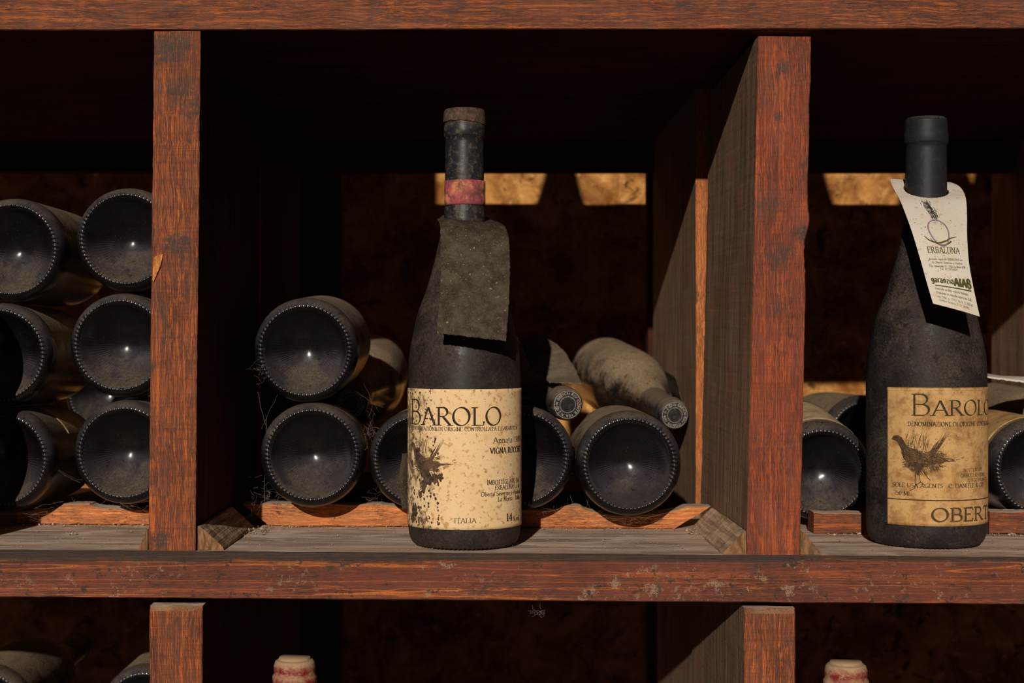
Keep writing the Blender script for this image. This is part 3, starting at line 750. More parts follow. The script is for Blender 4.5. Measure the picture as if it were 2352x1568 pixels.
def ring_print(parent, rot):
    ink = Ink(); z = .29765; ink.maxseg = None
    fm = lambda x, y: (x, y, z)
    for rad, wd in ((.0114, .00014), (.0067, .00012)):
        ink.ribbon(arc(0, 0, rad, rad, 0, 360, 48), lambda dx, dy, t: wd, fm)
    txt = 'CONTR IVA A·Z·@·N·888ICN·RIV·'
    n = advance(txt, .10); a = rot
    for c in txt:
        gl = G[c]; aw = (gl[0]+.10)/n*2*pi; am = a-aw/2
        def fm2(x, y):
            ang = a-x; r = .0074+y
            return (r*cos(ang), r*sin(ang), z)
        for pts, fl in gl[1]:
            ink.ribbon([(p[0]/n*2*pi, p[1]*.0017) for p in pts], lambda dx, dy, t: .00013 if abs(dy) < .5 else .02, fm2) if False else ink.ribbon2(pts, a, n, z) if hasattr(ink, 'ribbon2') else _rp(ink, pts, a, n, z)
        a -= aw
    ink.obj('lettering', M['ink_white'], parent)
def _rp(ink, pts, a, n, z):
    q = []
    for p in pts:
        ang = a-p[0]/n*2*pi; r = .0083+p[1]*.0021
        q.append((r*cos(ang), r*sin(ang)))
    ink.maxseg = None
    ink.ribbon(q, lambda dx, dy, t: .00014, lambda x, y: (x, y, z))

def rot_to(d, roll=0.0):
    """bottle axis +Z to direction d; local -Y (the label side) kept as upward as possible, then rolled"""
    d = Vector(d).normalized(); up = Vector((0, 0, 1))
    if abs(d.z) > .98: up = Vector((0, -1, 0))
    y = -(up-d*up.dot(d)).normalized(); x = y.cross(d)
    m = Matrix((x, y, d)).transposed()
    return (m @ Matrix.Rotation(roll, 3, 'Z')).to_quaternion()

def bottle(loc, d, label, group, rs=1.0, glassm='glass', cap='cap_black', capmesh=None, roll=0.0, lab=None, lz=(.03, .105), la=(-1.1, 1.1), hs=1.0, prints=None):
    b = empty('wine_bottle', loc, label, 'bottle', group)
    b.rotation_mode = 'QUATERNION'; b.rotation_quaternion = rot_to(d, roll); b.scale = (rs, rs, hs)
    body = bpy.data.objects.new('body', ME_BODY); base = bpy.data.objects.new('base', ME_BASE); cp = bpy.data.objects.new('capsule', capmesh or ME_CAP)
    for o, m in ((body, M[glassm]), (base, M['glass_base' if glassm == 'glass' else glassm]), (cp, M[cap])):
        COL.objects.link(o); o.parent = b
        if not o.data.materials: o.data.materials.append(None)
        o.material_slots[0].link = 'OBJECT'; o.material_slots[0].material = m
    if lab:
        l_ = link('label', mesh('label', *shell(la[0], la[1], lz[0], lz[1], .0003, ragged=.01)), M[lab], b, smooth=True)
        if prints: prints(l_)
    return b

def on(px, py, Y): return P(px, py, Y)
GL = 'bottles lying in the left compartment'; GC = 'bottles lying in the middle compartment'; GR = 'bottles lying in the right compartment'
RS = .985
def bird_print(l_):
    ink = Ink(); ink.maxseg = None
    fm = lambda x, z: ((.03885)*sin(x/.0387), -(.03885)*cos(x/.0387), z)
    draw_bird(ink, fm, -.012, .062, .030, sd=3)
    ink.obj('illustration', M['ink_soft'], l_)
def line_print(l_):
    ink = Ink(); fm = lambda x, z: ((.03885)*sin(x/.0387), -(.03885)*cos(x/.0387), z)
    ink.maxseg = .004
    ink.ribbon([(-.04, .042), (.04, .042)], lambda a, b, c: .0003, fm)
    write(ink, 'BAROLO', fm, -.026, .026, .09, .009, first=1.3)
    draw_bird(ink, fm, 0, .066, .030, sd=4)
    write(ink, 'OBERTO', fm, -.01, .035, .0315, .007)
    ink.obj('illustration', M['ink_soft'], l_)
def draw_bird(ink, fm, cx, cz, s, sd=0, dark=1.0, dens=1.0):
    """pheasant: unit box about 1 wide; head at left, long tail to the right"""
    rnd = random.Random(sd)
    T = lambda x, y: (cx+(x-.5)*s*1.35, cz+(y-.5)*s)
    blob = lambda pts: ink.poly([T(*p) for p in pts], fm)
    blob([(.07, .80), (.10, .86), (.16, .87), (.20, .84), (.22, .79), (.21, .74), (.17, .74), (.12, .78)])     # head
    blob([(.14, .77), (.22, .80), (.26, .70), (.30, .66), (.24, .60), (.20, .62), (.17, .70)])                   # neck
    for bx_, by_, br_ in ((.32, .54, .115), (.40, .48, .12), (.28, .58, .085), (.50, .47, .09), (.60, .475, .05)):
        blob([(bx_+br_*cos(k*pi/9)*.95, by_+br_*sin(k*pi/9)*(1+.12*rnd.random())) for k in range(18)])
    blob([(.20, .64), (.30, .66), (.40, .60), (.50, .56), (.55, .50), (.52, .42), (.44, .36), (.36, .33), (.28, .40), (.23, .48), (.20, .56)])
    blob([(.44, .52), (.55, .54), (.66, .52), (.72, .47), (.66, .42), (.54, .38), (.44, .38)])
    blob([(.36, .36), (.46, .36), (.42, .28), (.39, .20), (.36, .27)])
    def stroke(a, b, w0, w1=0.0, bend=.02):
        mx = ((a[0]+b[0])/2+rnd.uniform(-bend, bend), (a[1]+b[1])/2+rnd.uniform(-bend, bend))
        ink.maxseg = None
        ink.ribbon([T(*a), T(*mx), T(*b)], lambda dx, dy, t: s*(w0+(w1-w0)*t), fm)
    for i in range(int(150*dens)):                       # body feathers
        x, y = rnd.uniform(.2, .66), rnd.uniform(.34, .62); a = rnd.uniform(-.5, .2)
        stroke((x, y), (x+.06*cos(a), y+.06*sin(a)), .006, .001)
    for i in range(16):                                 # raised tail fan
        t = i/15; stroke((.50+.05*t, .54-.02*t), (.60+.13*t+rnd.uniform(-.02, .02), .80+.16*t*rnd.uniform(.6, 1)-.05*(1-t)), .010, .002, .01)
    for i in range(14): stroke((.60, .50-.01*i*.3), (.80+rnd.uniform(0, .22), .46+rnd.uniform(-.04, .05)), .007, .001, .012)
    stroke((.70, .47), (1.12, .55), .008, .002, .005); stroke((.70, .46), (1.0, .50), .006, .002, .005)
    for i in range(int(46*dens)):                       # brush strokes rising from the back
        x = rnd.uniform(.24, .50); y = rnd.uniform(.60, .85); stroke((x, y), (x+rnd.uniform(-.01, .03), y+rnd.uniform(.05, .17)), .003, .001, .008)
    for i in range(30): 
        x, y = rnd.uniform(.45, .74), rnd.uniform(.5, .9); stroke((x, y), (x+.01, y+.02), .004, .002, .004)
    for a, b in (((.40, .26), (.42, .10)), ((.42, .10), (.34, .02)), ((.42, .10), (.47, .05)), ((.36, .26), (.36, .0)), ((.36, .0), (.30, -.05)), ((.44, .30), (.50, .17)), ((.50, .17), (.53, .13))):
        stroke(a, b, .007, .005, .004)
    for i in range(int(40*dens)):                       # belly hackles
        x = rnd.uniform(.24, .62); y = .40-.10*sin(pi*(x-.2)/.45)+rnd.uniform(-.03, .05); stroke((x, y), (x+.03, y-.06), .006, .001, .01)

b_ = lambda px, py, Y, d, lb, grp, **k: bottle(on(px, py, Y), d, lb, grp, rs=RS, **k)
# left compartment
b_(24, 573, .10, (.02, 1, .0), 'dusty dark bottle base, upper left one of the left compartment, right half caked in dust', GL, roll=.3)
b_(289, 549, .10, (.0, 1, .0), 'dark bottle base topmost beside the left post', GL, roll=1.2)
b_(-5, 815, .10, (.0, 1, -.008), 'dark bottle base in the middle layer, cut by the left picture edge', GL, roll=2.2)
b_(275, 793, .10, (.0, 1, .0), 'dark bottle base in the middle layer beside the left post', GL, roll=3.0, lab='label_dusty', la=(-.6, 2.2))
b_(0, 1056, .10, (.0, 1, -.025), 'bottle lying with a browned label on its side, lowest at the left picture edge', GL, roll=.2, lab='label_dusty', lz=(.055, .125), la=(-1.4, .9))
b_(284, 1040, .10, (.0, 1, -.005), 'shiny bottle base on the batten beside the left post, dust in its lower half', GL, roll=4.2)
bottle(P(240, 905, .41), (0, 1, 0), 'dark bottle added deep in the left compartment to block the sunlit wall, seen between the bases', GL, rs=RS, roll=2)  # added to block the sunlit wall patch between the bases
# middle compartment
b_(700, 806, .095, (.0, 1, .052), 'very dusty bottle lying on top of another, its base tilted towards the left divider', GC, roll=.5)
b_(717, 1045, .095, (-.06, 1, -.035), 'shiny ribbed bottle base at the left end of the orange batten', GC, roll=1.5)
bottle(on(960, 1056, .095), (-.0, 1, -.01), 'lying bottle base half hidden behind the left side of the standing bottle', GC, rs=.94, roll=2.5)
b_(1199, 1051, .095, (.0, 1, -.045), 'lying bottle base half hidden behind the right side of the standing bottle', GC, roll=3.3)
b_(1447, 1066, .090, (.0, 1, .0), 'large clean bottle base with radial ribs beside the right cleat', GC, roll=4.4)
# back row, necks towards the viewer
def neck_bottle(head_px, Yh, base_px, label, grp, rot=2.6, rs=1.0, glassm='glass', **k):
    hd = P(*head_px, Yh); lo, hi = Yh+.1, Yh+.3
    for _ in range(40):
        m = (lo+hi)/2; base = P(*base_px, m)
        if (base-hd).length < .2975: lo = m
        else: hi = m
    d = (hd-base).normalized()
    b = bottle(base, d, label, grp, rs=rs, glassm=glassm, **k)
    cp = [c for c in b.children if c.name.startswith('capsule')][0]
    ring_print(cp, rot); return b
nb1 = neck_bottle((1304, 929), .168, (1128, 846), 'back row bottle whose printed capsule end points forward right of the standing bottle', 'back row bottles with necks pointing forward', 3.6, rs=.93)
nb2 = neck_bottle((1550, 953), .262, (1385, 852), 'dusty broad shouldered back row bottle with its capsule end beside the right divider', 'back row bottles with necks pointing forward', 2.2, rs=.93)
nb0 = neck_bottle((806, 926), .262, (852, 852), 'back row bottle in deep shade with its capsule end between the two left bases', 'back row bottles with necks pointing forward', 3.0)
# right compartment
b_(1890, 1088, .142, (.0, 1, .13), 'bottle lying tilted with a pale label, just right of the right post', GR, roll=.25, lab='label_dusty', lz=(.022, .105), la=(-1.5, 1.3), prints=line_print)
b_(2392, 1078, .145, (-.02, 1, .02), 'glossy bottle base with a printed label at the right picture edge', GR, roll=.1, lab='label_brown', lz=(.022, .115), la=(-1.5, 1.5), prints=line_print)
bottle(P(1992, 1006, .36), (-.1, 1, .0), 'dark bottle far back between the right post and the standing bottle', GR, rs=RS, roll=1)
nb3 = bottle(P(2268, 966, .50), (-.02, -1, -.03), 'dark back row bottle above the labelled one at the right picture edge', GR, rs=RS, roll=2)

# ------------------------------------------------------------------ the two standing bottles with their labels
def map_label(axis, rs, hs=1.0):
    """returns px -> (arc, h) on a standing bottle at axis point"""
    R = .0388*rs
    def conv(px, py):
        lo, hi = -1.5, 1.5
        for _ in range(50):
            a = (lo+hi)/2; Xw = axis.x+R*sin(a); Yw = axis.y-R*cos(a); p = PX+F*Xw/(1+Yw)
            if p < px: lo = a
            else: hi = a
        Yw = axis.y-R*cos(a); zw = (PY-py)/F*(1+Yw)
        return a*.0388, (zw-axis.z)/hs
    return conv
def cyl_fm(off): return lambda x, z: ((.0388+off)*sin(x/.0388), -(.0388+off)*cos(x/.0388), z)
OFF = .00042
def T(ink, conv, text, pxa, pxb, ytop, ybase, **k):
    xa, za = conv(pxa, ybase); xb, zb = conv(pxb, ybase); _, zt = conv((pxa+pxb)/2, ytop); _, zc = conv((pxa+pxb)/2, ybase)
    write(ink, text, cyl_fm(OFF), xa, xb, zc, zt-zc, **k)

mx = P(1067, 0, .0422).x
main_ax = Vector((mx, .0422, zmid_t(mx)+.0006))
main = bottle(main_ax, (0, 0, 1), 'standing dark bottle with a cream label and grey neck tag in the middle compartment', 'bottles standing on the shelves', glassm='glass_stand_dusty', cap='cap_black')
conv = map_label(main_ax, 1.0)
_, lz1 = conv(1067, 893.5); _, lz0 = conv(1067, 1217)
lab1 = link('label', mesh('label', *shell(-1.55, 1.75, lz0, lz1, .0003, n=80, m=40, rfun=lambda z: .0388)), M['label'], main, label='cream foxed paper label, dirty and torn at its left edge', smooth=True)
def L1(text, *a, mat='ink', **k):
    i = Ink(); T(i, conv, text, *a, **k); i.obj('lettering', M[mat], lab1)
i = Ink(); xa, za = conv(945, 972.5); xb, _ = conv(1152, 972.5); _, zt = conv(1060, 936)
write(i, 'BAROLO', cyl_fm(OFF), xa, xb, za, zt-za, first=1.42, thick=.072, thin=.024, sp=.03)
i.obj('lettering', M['ink'], lab1)
L1('DENOMINAZIONE DI ORIGINE CONTROLLATA E GARANTITA', 947, 1186, 981, 989.5, mat='ink_thin', thick=.085, thin=.035)
L1('Annata 1989', 1132, 1193.5, 1003, 1016, thick=.08, thin=.03)
L1('VIGNA ROCCHE', 1125, 1192.5, 1027, 1040, thick=.11, thin=.04)
L1('IMBOTTIGLIATO DA', 1118, 1190, 1101, 1111, thick=.085, thin=.04)
L1('ERBALUNA s.s. di', 1136, 1191, 1113, 1122.5, thick=.085, thin=.04)
L1('Oberto Severino e Andrea', 1104, 1192, 1128, 1137.5, thick=.085, thin=.04)
L1('La Morra - Italia', 1143, 1191.5, 1139, 1149, thick=.085, thin=.04)
L1('750 ml ℮', 944, 990, 1182, 1196, mat='ink_thin')
L1('ITALIA', 1043, 1094, 1190, 1200.5)
L1('14', 1162, 1176, 1178, 1195, thick=.12, thin=.05)
L1('% vol', 1177, 1190, 1184, 1195, mat='ink_thin')
def bird_on(parent, conv, cpx, cpy, hpx, mats, sd, dens=1.0):
    x, z = conv(cpx, cpy); _, z2 = conv(cpx, cpy-hpx)
    ink = Ink(); draw_bird(ink, cyl_fm(OFF), x, z, z2-z, sd=sd, dens=dens); ink.obj('illustration', M[mats], parent, label='printed game bird with a long tail')
    ink = Ink(); rnd = random.Random(sd+50); s_ = z2-z; fm = cyl_fm(OFF+.00008)
    for k in range(170):       # pale feather edges inside the body
        u_, v_ = rnd.uniform(.22, .66), rnd.uniform(.38, .66)
        if abs(v_-(.60-.22*(u_-.22))) > .14: continue
        a_ = rnd.uniform(-1.2, .3); L_ = rnd.uniform(.015, .04)
        q0 = (x+(u_-.5)*s_*1.35, z+(v_-.5)*s_); q2 = (q0[0]+L_*s_*cos(a_), q0[1]+L_*s_*sin(a_)); q1 = ((q0[0]+q2[0])/2, (q0[1]+q2[1])/2-.006*s_)
        ink.maxseg = None; ink.ribbon([q0, q1, q2], lambda dx, dy, t: s_*.0035*(1-.6*t), fm)
    ink.obj('feather_lines', M['ink_feather'], parent)
bird_on(lab1, conv, 985, 1062, 122, 'ink_soft', 2, 1.6)
# dark grime stuck over the bird and the left edge
def grime(parent, conv, pts, seed, mat):
    ink = Ink(); rnd = random.Random(seed)
    for px, py, r in pts:
        x, z = conv(px, py); rr = r/F; n = 26
        ink.poly([(x+rr*cos(2*pi*k/n)*(1+.55*noise.noise(Vector((cos(2*pi*k/n)*2.5, sin(2*pi*k/n)*2.5, px)))), z+rr*sin(2*pi*k/n)*(1.25+.7*noise.noise(Vector((cos(2*pi*k/n)*2.5, 9, py+sin(2*pi*k/n)*2.5))))) for k in range(n)], cyl_fm(OFF+.00012))
    o = ink.obj('grime', M[mat], parent); return o
rg = random.Random(5)
gp = [(960, 1042, 12), (968, 1066, 11), (976, 1084, 13), (984, 1100, 12), (975, 1112, 9), (1000, 1098, 10), (1012, 1095, 7), (954, 1172, 13), (950, 1190, 9), (966, 1135, 6), (974, 1124, 7), (948, 1062, 6)]
gp += [(rg.uniform(944, 1010), rg.uniform(1000, 1210), rg.uniform(1.0, 3.2)) for _ in range(110)]+[(rg.uniform(944, 1000), rg.uniform(896, 1000), rg.uniform(.8, 2.2)) for _ in range(60)]
grime(lab1, conv, gp, 1, 'worn_top')
# peeled flap of the label at its left edge
def flap():
    vs, fs = [], []; n, m = 8, 20
    for j in range(m+1):
        t = j/m; py = 1045+130*t; ln = .0062*(.55+.45*sin(pi*t))+.0015*noise.noise(Vector((0, 0, t*5)))
        _, z = conv(960, py)
        for k in range(n+1):
            s = k/n; a = -1.50; r = .0391
            base = Vector((r*sin(a), -r*cos(a), z)); dv = Vector((-.35-.25*s, -.9+.3*s, 0)).normalized()
            vs.append(base+dv*ln*s+Vector((-.001*sin(s*2), 0, 0)))
    for j in range(m):
        for k in range(n): a = j*(n+1)+k; fs.append((a, a+1, a+n+2, a+n+1))
    o = link('label_flap', mesh('label_flap', vs, fs), M['tag_dust'], main, label='curled dirty edge peeling off the label')
    md = o.modifiers.new('thickness', 'SOLIDIFY'); md.thickness = .0002
flap()
# pink seal strip and worn capsule top
bnd = link('seal_strip', mesh('seal_strip', *shell(-1.25, 1.85, .2322, .2488, .0006, n=40, m=6, rfun=lambda z: .01375, ragged=.06)), M['pink'], main, label='faded pink paper seal strip around the neck', smooth=True)
def worn():
    vs, fs = [], []; n = 64; rows = 7
    for j in range(rows+1):
        for k in range(n):
            a = 2*pi*k/n; low = .2880+.0014*sin(a-2.2)+.0007*noise.noise(Vector((cos(a)*3, sin(a)*3, 0)))
            if j < rows-1: z = low+(.2976-low)*j/(rows-1)*1.0; r = .0146-.0006*(j/(rows-1))**3+.0002*noise.noise(Vector((cos(a)*5, sin(a)*5, j)))
            elif j == rows-1: z = .2979; r = .0133
            else: z = .2982+.0003*noise.noise(Vector((a, 0, 0))); r = .011
            vs.append((r*cos(a), r*sin(a), z))
    for j in range(rows):
        for k in range(n): l = (k+1) % n; fs.append((j*n+k, j*n+l, (j+1)*n+l, (j+1)*n+k))
    b = len(vs); vs.append((0, 0, .2983))
    for k in range(n): fs.append((rows*n+k, rows*n+(k+1) % n, b))
    link('capsule_crust', mesh('capsule_crust', vs, fs), M['worn_top'], main, label='brown worn crust over the capsule top', smooth=True)
worn()

rx = P(2127, 0, .068).x
right_ax = Vector((rx, .068, zmid_t(rx)+.0006))
RSR = 1.065
right = bottle(right_ax, (0, 0, 1), 'standing dark bottle with a browned bird label and white neck tag in the right compartment', 'bottles standing on the shelves', rs=RSR, glassm='glass_stand', cap='cap_black_clean', hs=1.004)
conv2 = map_label(right_ax, RSR, 1.004)
a0, _ = conv2(2038, 1000); _, lz1 = conv2(2127, 890); _, lz0 = conv2(2127, 1208)
lab2 = link('label', mesh('label', *shell(a0/.0388, 1.9, lz0, lz1, .0003, n=80, m=40, rfun=lambda z: .0388)), M['label_brown'], right, label='browned mottled paper label with a printed bird', smooth=True)
fm2 = cyl_fm(OFF)
def L2(text, px, xlen, ytop, ybase, mat='ink', **k):
    i = Ink(); x, zb = conv2(px, ybase); _, zt = conv2(px, ytop)
    write(i, text, fm2, x, x+xlen, zb, zt-zb, **k); i.obj('lettering', M[mat], lab2)
L2('BAROLO', 2091, .066, 919, 953, first=1.42, thick=.072, thin=.024, sp=.03, mat='ink_thin')
L2('DENOMINAZIONE DI ORIGINE CONTROLLATA', 2085, .071, 968, 977.5, mat='ink_thin', thick=.085, thin=.035)
L2('BOTTLED BY', 2212, .018, 1076, 1083, mat='ink_soft', thick=.085, thin=.04)
L2('OBERTO SEVERINO', 2206, .024, 1088, 1096, mat='ink_soft', thick=.085, thin=.04)
L2('E FIGLI BRUNATE', 2222, .022, 1099, 1106, mat='ink_soft', thick=.085, thin=.04)
L2('SOLE USA AGENTS : C. DANIELE & CO.', 2051, .066, 1107, 1116, mat='ink_thin', thick=.085, thin=.035)
L2('750 ML.', 2054, .0125, 1126, 1135, mat='ink_thin', thick=.085, thin=.035)
L2('OBERTO', 2138, .062, 1167, 1197, mat='ink_soft', thick=.10, thin=.05)
L2('OBERTO', 2137, .062, 1166, 1196, mat='ink_thin', thick=.035, thin=.02)
i = Ink(); i.maxseg = .002; xa, za = conv2(2039, 1143.5)
i.ribbon([(xa, za), (.068, za)], lambda a, b, c: .00035, fm2); i.obj('printed_rule', M['ink_thin'], lab2)
bird_on(lab2, conv2, 2131, 1052, 138, 'ink_bird', 8, 1.5)

# others that stand: red capsules in the lower row
def stand(px, top_py, Y, label, rs=1.05, zf=ZLOW, **k):
    x = P(px, 0, Y).x
    return bottle(Vector((x, Y, zf+.0004)), (0, 0, 1), label, 'bottles standing on the shelves', rs=rs, glassm='glass_stand', **k)
stand(677, 1497, .055, 'red capsule bottle top in the lower row, below the left bottle bases', cap='cap_red', capmesh=ME_CAPR)
stand(1943, 1512, .040, 'red capsule bottle top in the lower row, at the lower right', cap='cap_red', capmesh=ME_CAPR)
# bottle just past the left picture edge, its shadow falls on the lying ones
bottle(Vector((-.392, .046, zmid_t(-.39)+.0006)), (0, 0, 1), 'standing bottle just past the left picture edge', 'bottles standing on the shelves', glassm='glass_stand', rs=1.0)
# bottles standing in the row above the frame, whose shadows fall on the rear wall
bottle(Vector((-.0384, .045, up_t(0)+.0004)), (0, 0, 1), 'standing bottle in the row above, over the middle compartment', 'bottles standing on the shelves', glassm='glass_stand')
bottle(Vector((.2540, .045, up_t(.25)+.0004)), (0, 0, 1), 'standing bottle in the row above, right of the post', 'bottles standing on the shelves', glassm='glass_stand')
for x_, y_, nm in ((.388, .045, 'first of three over the right compartment'), (.428, .125, 'middle of three over the right compartment'), (.468, .045, 'last of three over the right compartment'), (-.548, .045, 'front one over the left compartment'), (-.545, .126, 'middle one over the left compartment'), (-.5, .2, 'rearmost one over the left compartment')):  # unseen bottles added to block sun patches on the rear wall
    bottle(Vector((x_, y_, up_t(x_)+.0004)), (0, 0, 1), 'unseen standing bottle added in the row above to shade the wall, '+nm, 'bottles standing on the shelves', glassm='glass_stand')
# lying stack in the lower left compartment
GLW = 'bottles lying in the lower left compartment'
for px, dz, nm in ((340, 0, 'beside the left post'), (-25, -.003, 'at the left picture edge')):
    x = P(px, 0, .25).x
    for k, lay in enumerate(('lowest', 'middle', 'topmost')):
        z = ZLOW+.0221+.0382*1.0+.0770*k+dz*(k > 0)*0
        bottle(Vector((x, .235, z)), (0, 1, 0), f'{lay} dusty bottle of the lower stack {nm}', GLW, rs=RS, roll=k+px)

# ------------------------------------------------------------------ neck tags (things hung on the bottles)
def sheet(rows, nu, nv, bow=.0, curl=None):
    """rows: (Lx,Ly,Rx,Ry,Y[,YR]) down the card -> f(u,v)->Vector"""
    def f(u, v):
        t = v*(len(rows)-1); i = min(int(t), len(rows)-2); t -= i
        def rowpt(r):
            YL = r[4]; YR = r[5] if len(r) > 5 else r[4]
            a = P(r[0], r[1], YL); b = P(r[2], r[3], YR)
            p = a.lerp(b, u); p.y -= bow*sin(pi*u)*min(1, max(0, (.07-YL)/.05)); return p
        p0, p1, p2, p3 = [rowpt(rows[max(0, min(len(rows)-1, i+k))]) for k in (-1, 0, 1, 2)]
        q = .5*((2*p1)+(p2-p0)*t+(2*p0-5*p1+4*p2-p3)*t*t+(3*p1-p0-3*p2+p3)*t**3)
        if curl: q = curl(q, u, v)
        return q
    return f
def card(name, f, nu, nv, axis, rad, mat, label, origin, thick=.0004, jag=0.0):
    vs, fs = [], []
    for j in range(nv+1):
        for i_ in range(nu+1):
            u, v = i_/nu, j/nv
            p = f(u, v)
            if jag and (i_ in (0, nu) or j in (0, nv)): p = p+noise.noise_vector(p*500)*jag
            vs.append(p-origin)
    for j in range(nv):
        for i_ in range(nu):
            a = j*(nu+1)+i_; q = [a, a+nu+1, a+nu+2, a+1]
            if axis is not None:
                c = sum((vs[k] for k in q), Vector())/4+origin
                if math.hypot(c.x-axis.x, c.y-axis.y) < rad: continue
            fs.append(tuple(q))
    o = link(name, mesh(name, vs, fs), mat, label=label, cat='tag', group='paper neck tags', smooth=True)
    o.location = origin
    md = o.modifiers.new('thickness', 'SOLIDIFY'); md.thickness = thick; md.offset = 0
    return o
def curl1(q, u, v):
    if v < .42 and u < .12:
        e = (.12-u)/.12*(1-v/.42); q = q+Vector((-.0035*e, .004*e, -.008*e*e))
    return q
rowsM = [(1010, 493, 1118, 500, .074), (1011, 497, 1130, 506, .060), (1010, 500, 1146, 512, .044), (1008, 503, 1158, 519, .027), (1011, 522, 1165, 534, .010), (1012, 560, 1169, 556, .001), (1012, 600, 1171, 600, -.003), (1012, 650, 1170.5, 655, -.007), (1007, 710, 1167, 720, -.011), (1002, 765, 1162, 783, -.015)]
fM = sheet(rowsM, 30, 60, bow=.0035, curl=curl1)
card('neck_tag', fM, 80, 140, main_ax, .0145, M['tag_dust'], 'grey dust covered blank tag hanging on the neck of the middle standing bottle', Vector(P(1070, 505, .04)), thick=.0007, jag=.0006)
rowsR = [(2044, 411, 2183, 419, .088), (2047, 422, 2200, 426, .078), (2056, 440, 2212, 439, .066), (2068, 462, 2219, 460, .050), (2083, 500, 2221, 500, .034), (2097, 540, 2221, 540, .022), (2115, 600, 2225, 600, .010), (2129, 650, 2235, 658, .003), (2143, 697, 2250, 727, -.003)]
fR = sheet(rowsR, 30, 60, bow=.003)
Rorg = Vector(P(2125, 430, .066))
tagR = card('neck_tag', fR, 110, 170, right_ax, .0154, M['tag_white'], 'white printed card tag hanging on the neck of the right standing bottle', Rorg, thick=.0005)
def px_uv(f, px, py):
    u, v = .5, .6
    for _ in range(30):
        p = f(u, v); x = PX+F*p.x/(1+p.y); y = PY-F*p.z/(1+p.y)
        e = 1e-3; pu = f(min(1, u+e), v); pv = f(u, min(1, v+e))
        xu = (PX+F*pu.x/(1+pu.y)-x)/e; yu = (PY-F*pu.z/(1+pu.y)-y)/e; xv = (PX+F*pv.x/(1+pv.y)-x)/e; yv = (PY-F*pv.z/(1+pv.y)-y)/e
        D = xu*yv-xv*yu
        if abs(D) < 1e-9: break
        dx, dy = px-x, py-y; u = min(.998, max(.002, u+(dx*yv-dy*xv)/D)); v = min(.998, max(.002, v+(dy*xu-dx*yu)/D))
    return u, v
def fRs(u, v):           # surface point lifted in front of the card
    u = min(.995, max(.005, u)); v = min(.995, max(.005, v)); e = .004
    p = f_ = fR(u, v); n_ = (fR(min(1, u+e), v)-fR(u-e, v)).cross(fR(u, min(1, v+e))-fR(u, v-e)).normalized()
    if n_.y > 0: n_ = -n_
    return p+n_*.00045-Rorg
# a local frame on the card: x right, y up in metres, origin where px falls
def frame(px, py, ang, fx=1.0):
    u0, v0 = px_uv(fR, px, py); e = .01
    du = (fR(u0+e, v0)-fR(u0, v0)).length/e; dv = (fR(u0, min(1, v0+e))-fR(u0, v0-e)).length/(2*e if v0+e < 1 else e)
    c, s = cos(ang), sin(ang)
    return lambda x, y: fRs(u0+(x*c-y*s)/du, v0-(x*s+y*c)/dv)
def RT(text, px, py, wpx, hpx, mat, ang=-.0, **k):
    i = Ink(); fm = frame(px, py, ang); write(i, text, fm, 0, wpx/F*1.02, 0, hpx/F, **k); i.obj('lettering', M[mat], tagR)
RT('ERBALUNA', 2131, 581, 74, 17, 'ink_green', ang=-.05, thick=.055, thin=.028)
rt = [('Azienda Agricola ERBALUNA s.s.', 2134, 597, 78), ('di Oberto Severino e Andrea', 2141, 605, 70), ('Fraz. Annunziata 43 - 12064 La Morra (CN)', 2135, 613, 84), ('Tel. 0173/50800', 2159, 620, 40)]
for s_, x_, y_, w_ in rt: RT(s_, x_, y_, w_, 5.2, 'ink_greyg', ang=-.04, thick=.09, thin=.05)
RT('garanzia', 2140, 647, 50, 15, sp=.10, mat='ink_green', ang=-.06, thick=.10, thin=.085, serif=False)
RT('AIAB', 2192, 657, 40, 22, 'ink_green', ang=-.07, thick=.12, thin=.10, serif=False)
i = Ink(); i.maxseg = .003; i.ribbon([(0, 0), (.0245, 0)], lambda a, b, c: .00035, frame(2148, 655, -.07)); i.obj('underline', M['ink_green'], tagR)
for s_, x_, y_, w_ in (('Controllo su fibra agricola biologica', 2148, 664, 76), ('Organismo di controllo autorizzato G.M.', 2151, 673, 82), ('con D.M. n. 27917 16 11 22 85 40', 2152, 682, 84), ('Codice licenza C 12 30094', 2157, 690, 70)): RT(s_, x_, y_, w_, 5, 'ink_greyg', ang=-.07, thick=.09, thin=.05)
i = Ink(); i.maxseg = None; fo = frame(2156, 531, -.15)
i.ribbon([(x_*cos(.3)-y_*sin(.3), x_*sin(.3)+y_*cos(.3)) for x_, y_ in arc(0, 0, 22/F, 41/F, 0, 360, 40)], lambda a, b, t: 1.7/F, fo); i.obj('logo_ring', M['ink_violet'], tagR)
i = Ink(); i.maxseg = None
fo = frame(2160, 545, -.02)
def q(*pts): return [(x/F, y/F) for x, y in spline(pts, 6)]
i.ribbon(q((-36, 3), (-26, -10), (-8, -17), (10, -12), (24, -3), (38, 1)), lambda a, b, t: (.7+1.6*sin(pi*t))/F, fo)
i.ribbon(q((-24, -4), (-14, -17), (2, -23), (16, -19), (24, -12)), lambda a, b, t: (.5+1.8*t)/F, fo)
i.obj('logo_wave', M['ink_green'], tagR)
rs_ = random.Random(3); i = Ink(); i.maxseg = None; fo = frame(2136, 478, 0)
for k in range(190):
    t = rs_.random(); x = (-7+13*t+rs_.gauss(0, 5.0))/F; y = (30-70*t+rs_.gauss(0, 9))/F
    i.ribbon([(x, y), (x+rs_.uniform(1, 3)/F, y-rs_.uniform(5, 16)/F)], lambda a, b, t: (.35+1.1*sin(pi*t))/F, fo)
i.obj('smudge', M['smudge'], tagR)
i = Ink(); fo = frame(2150, 560, 0)
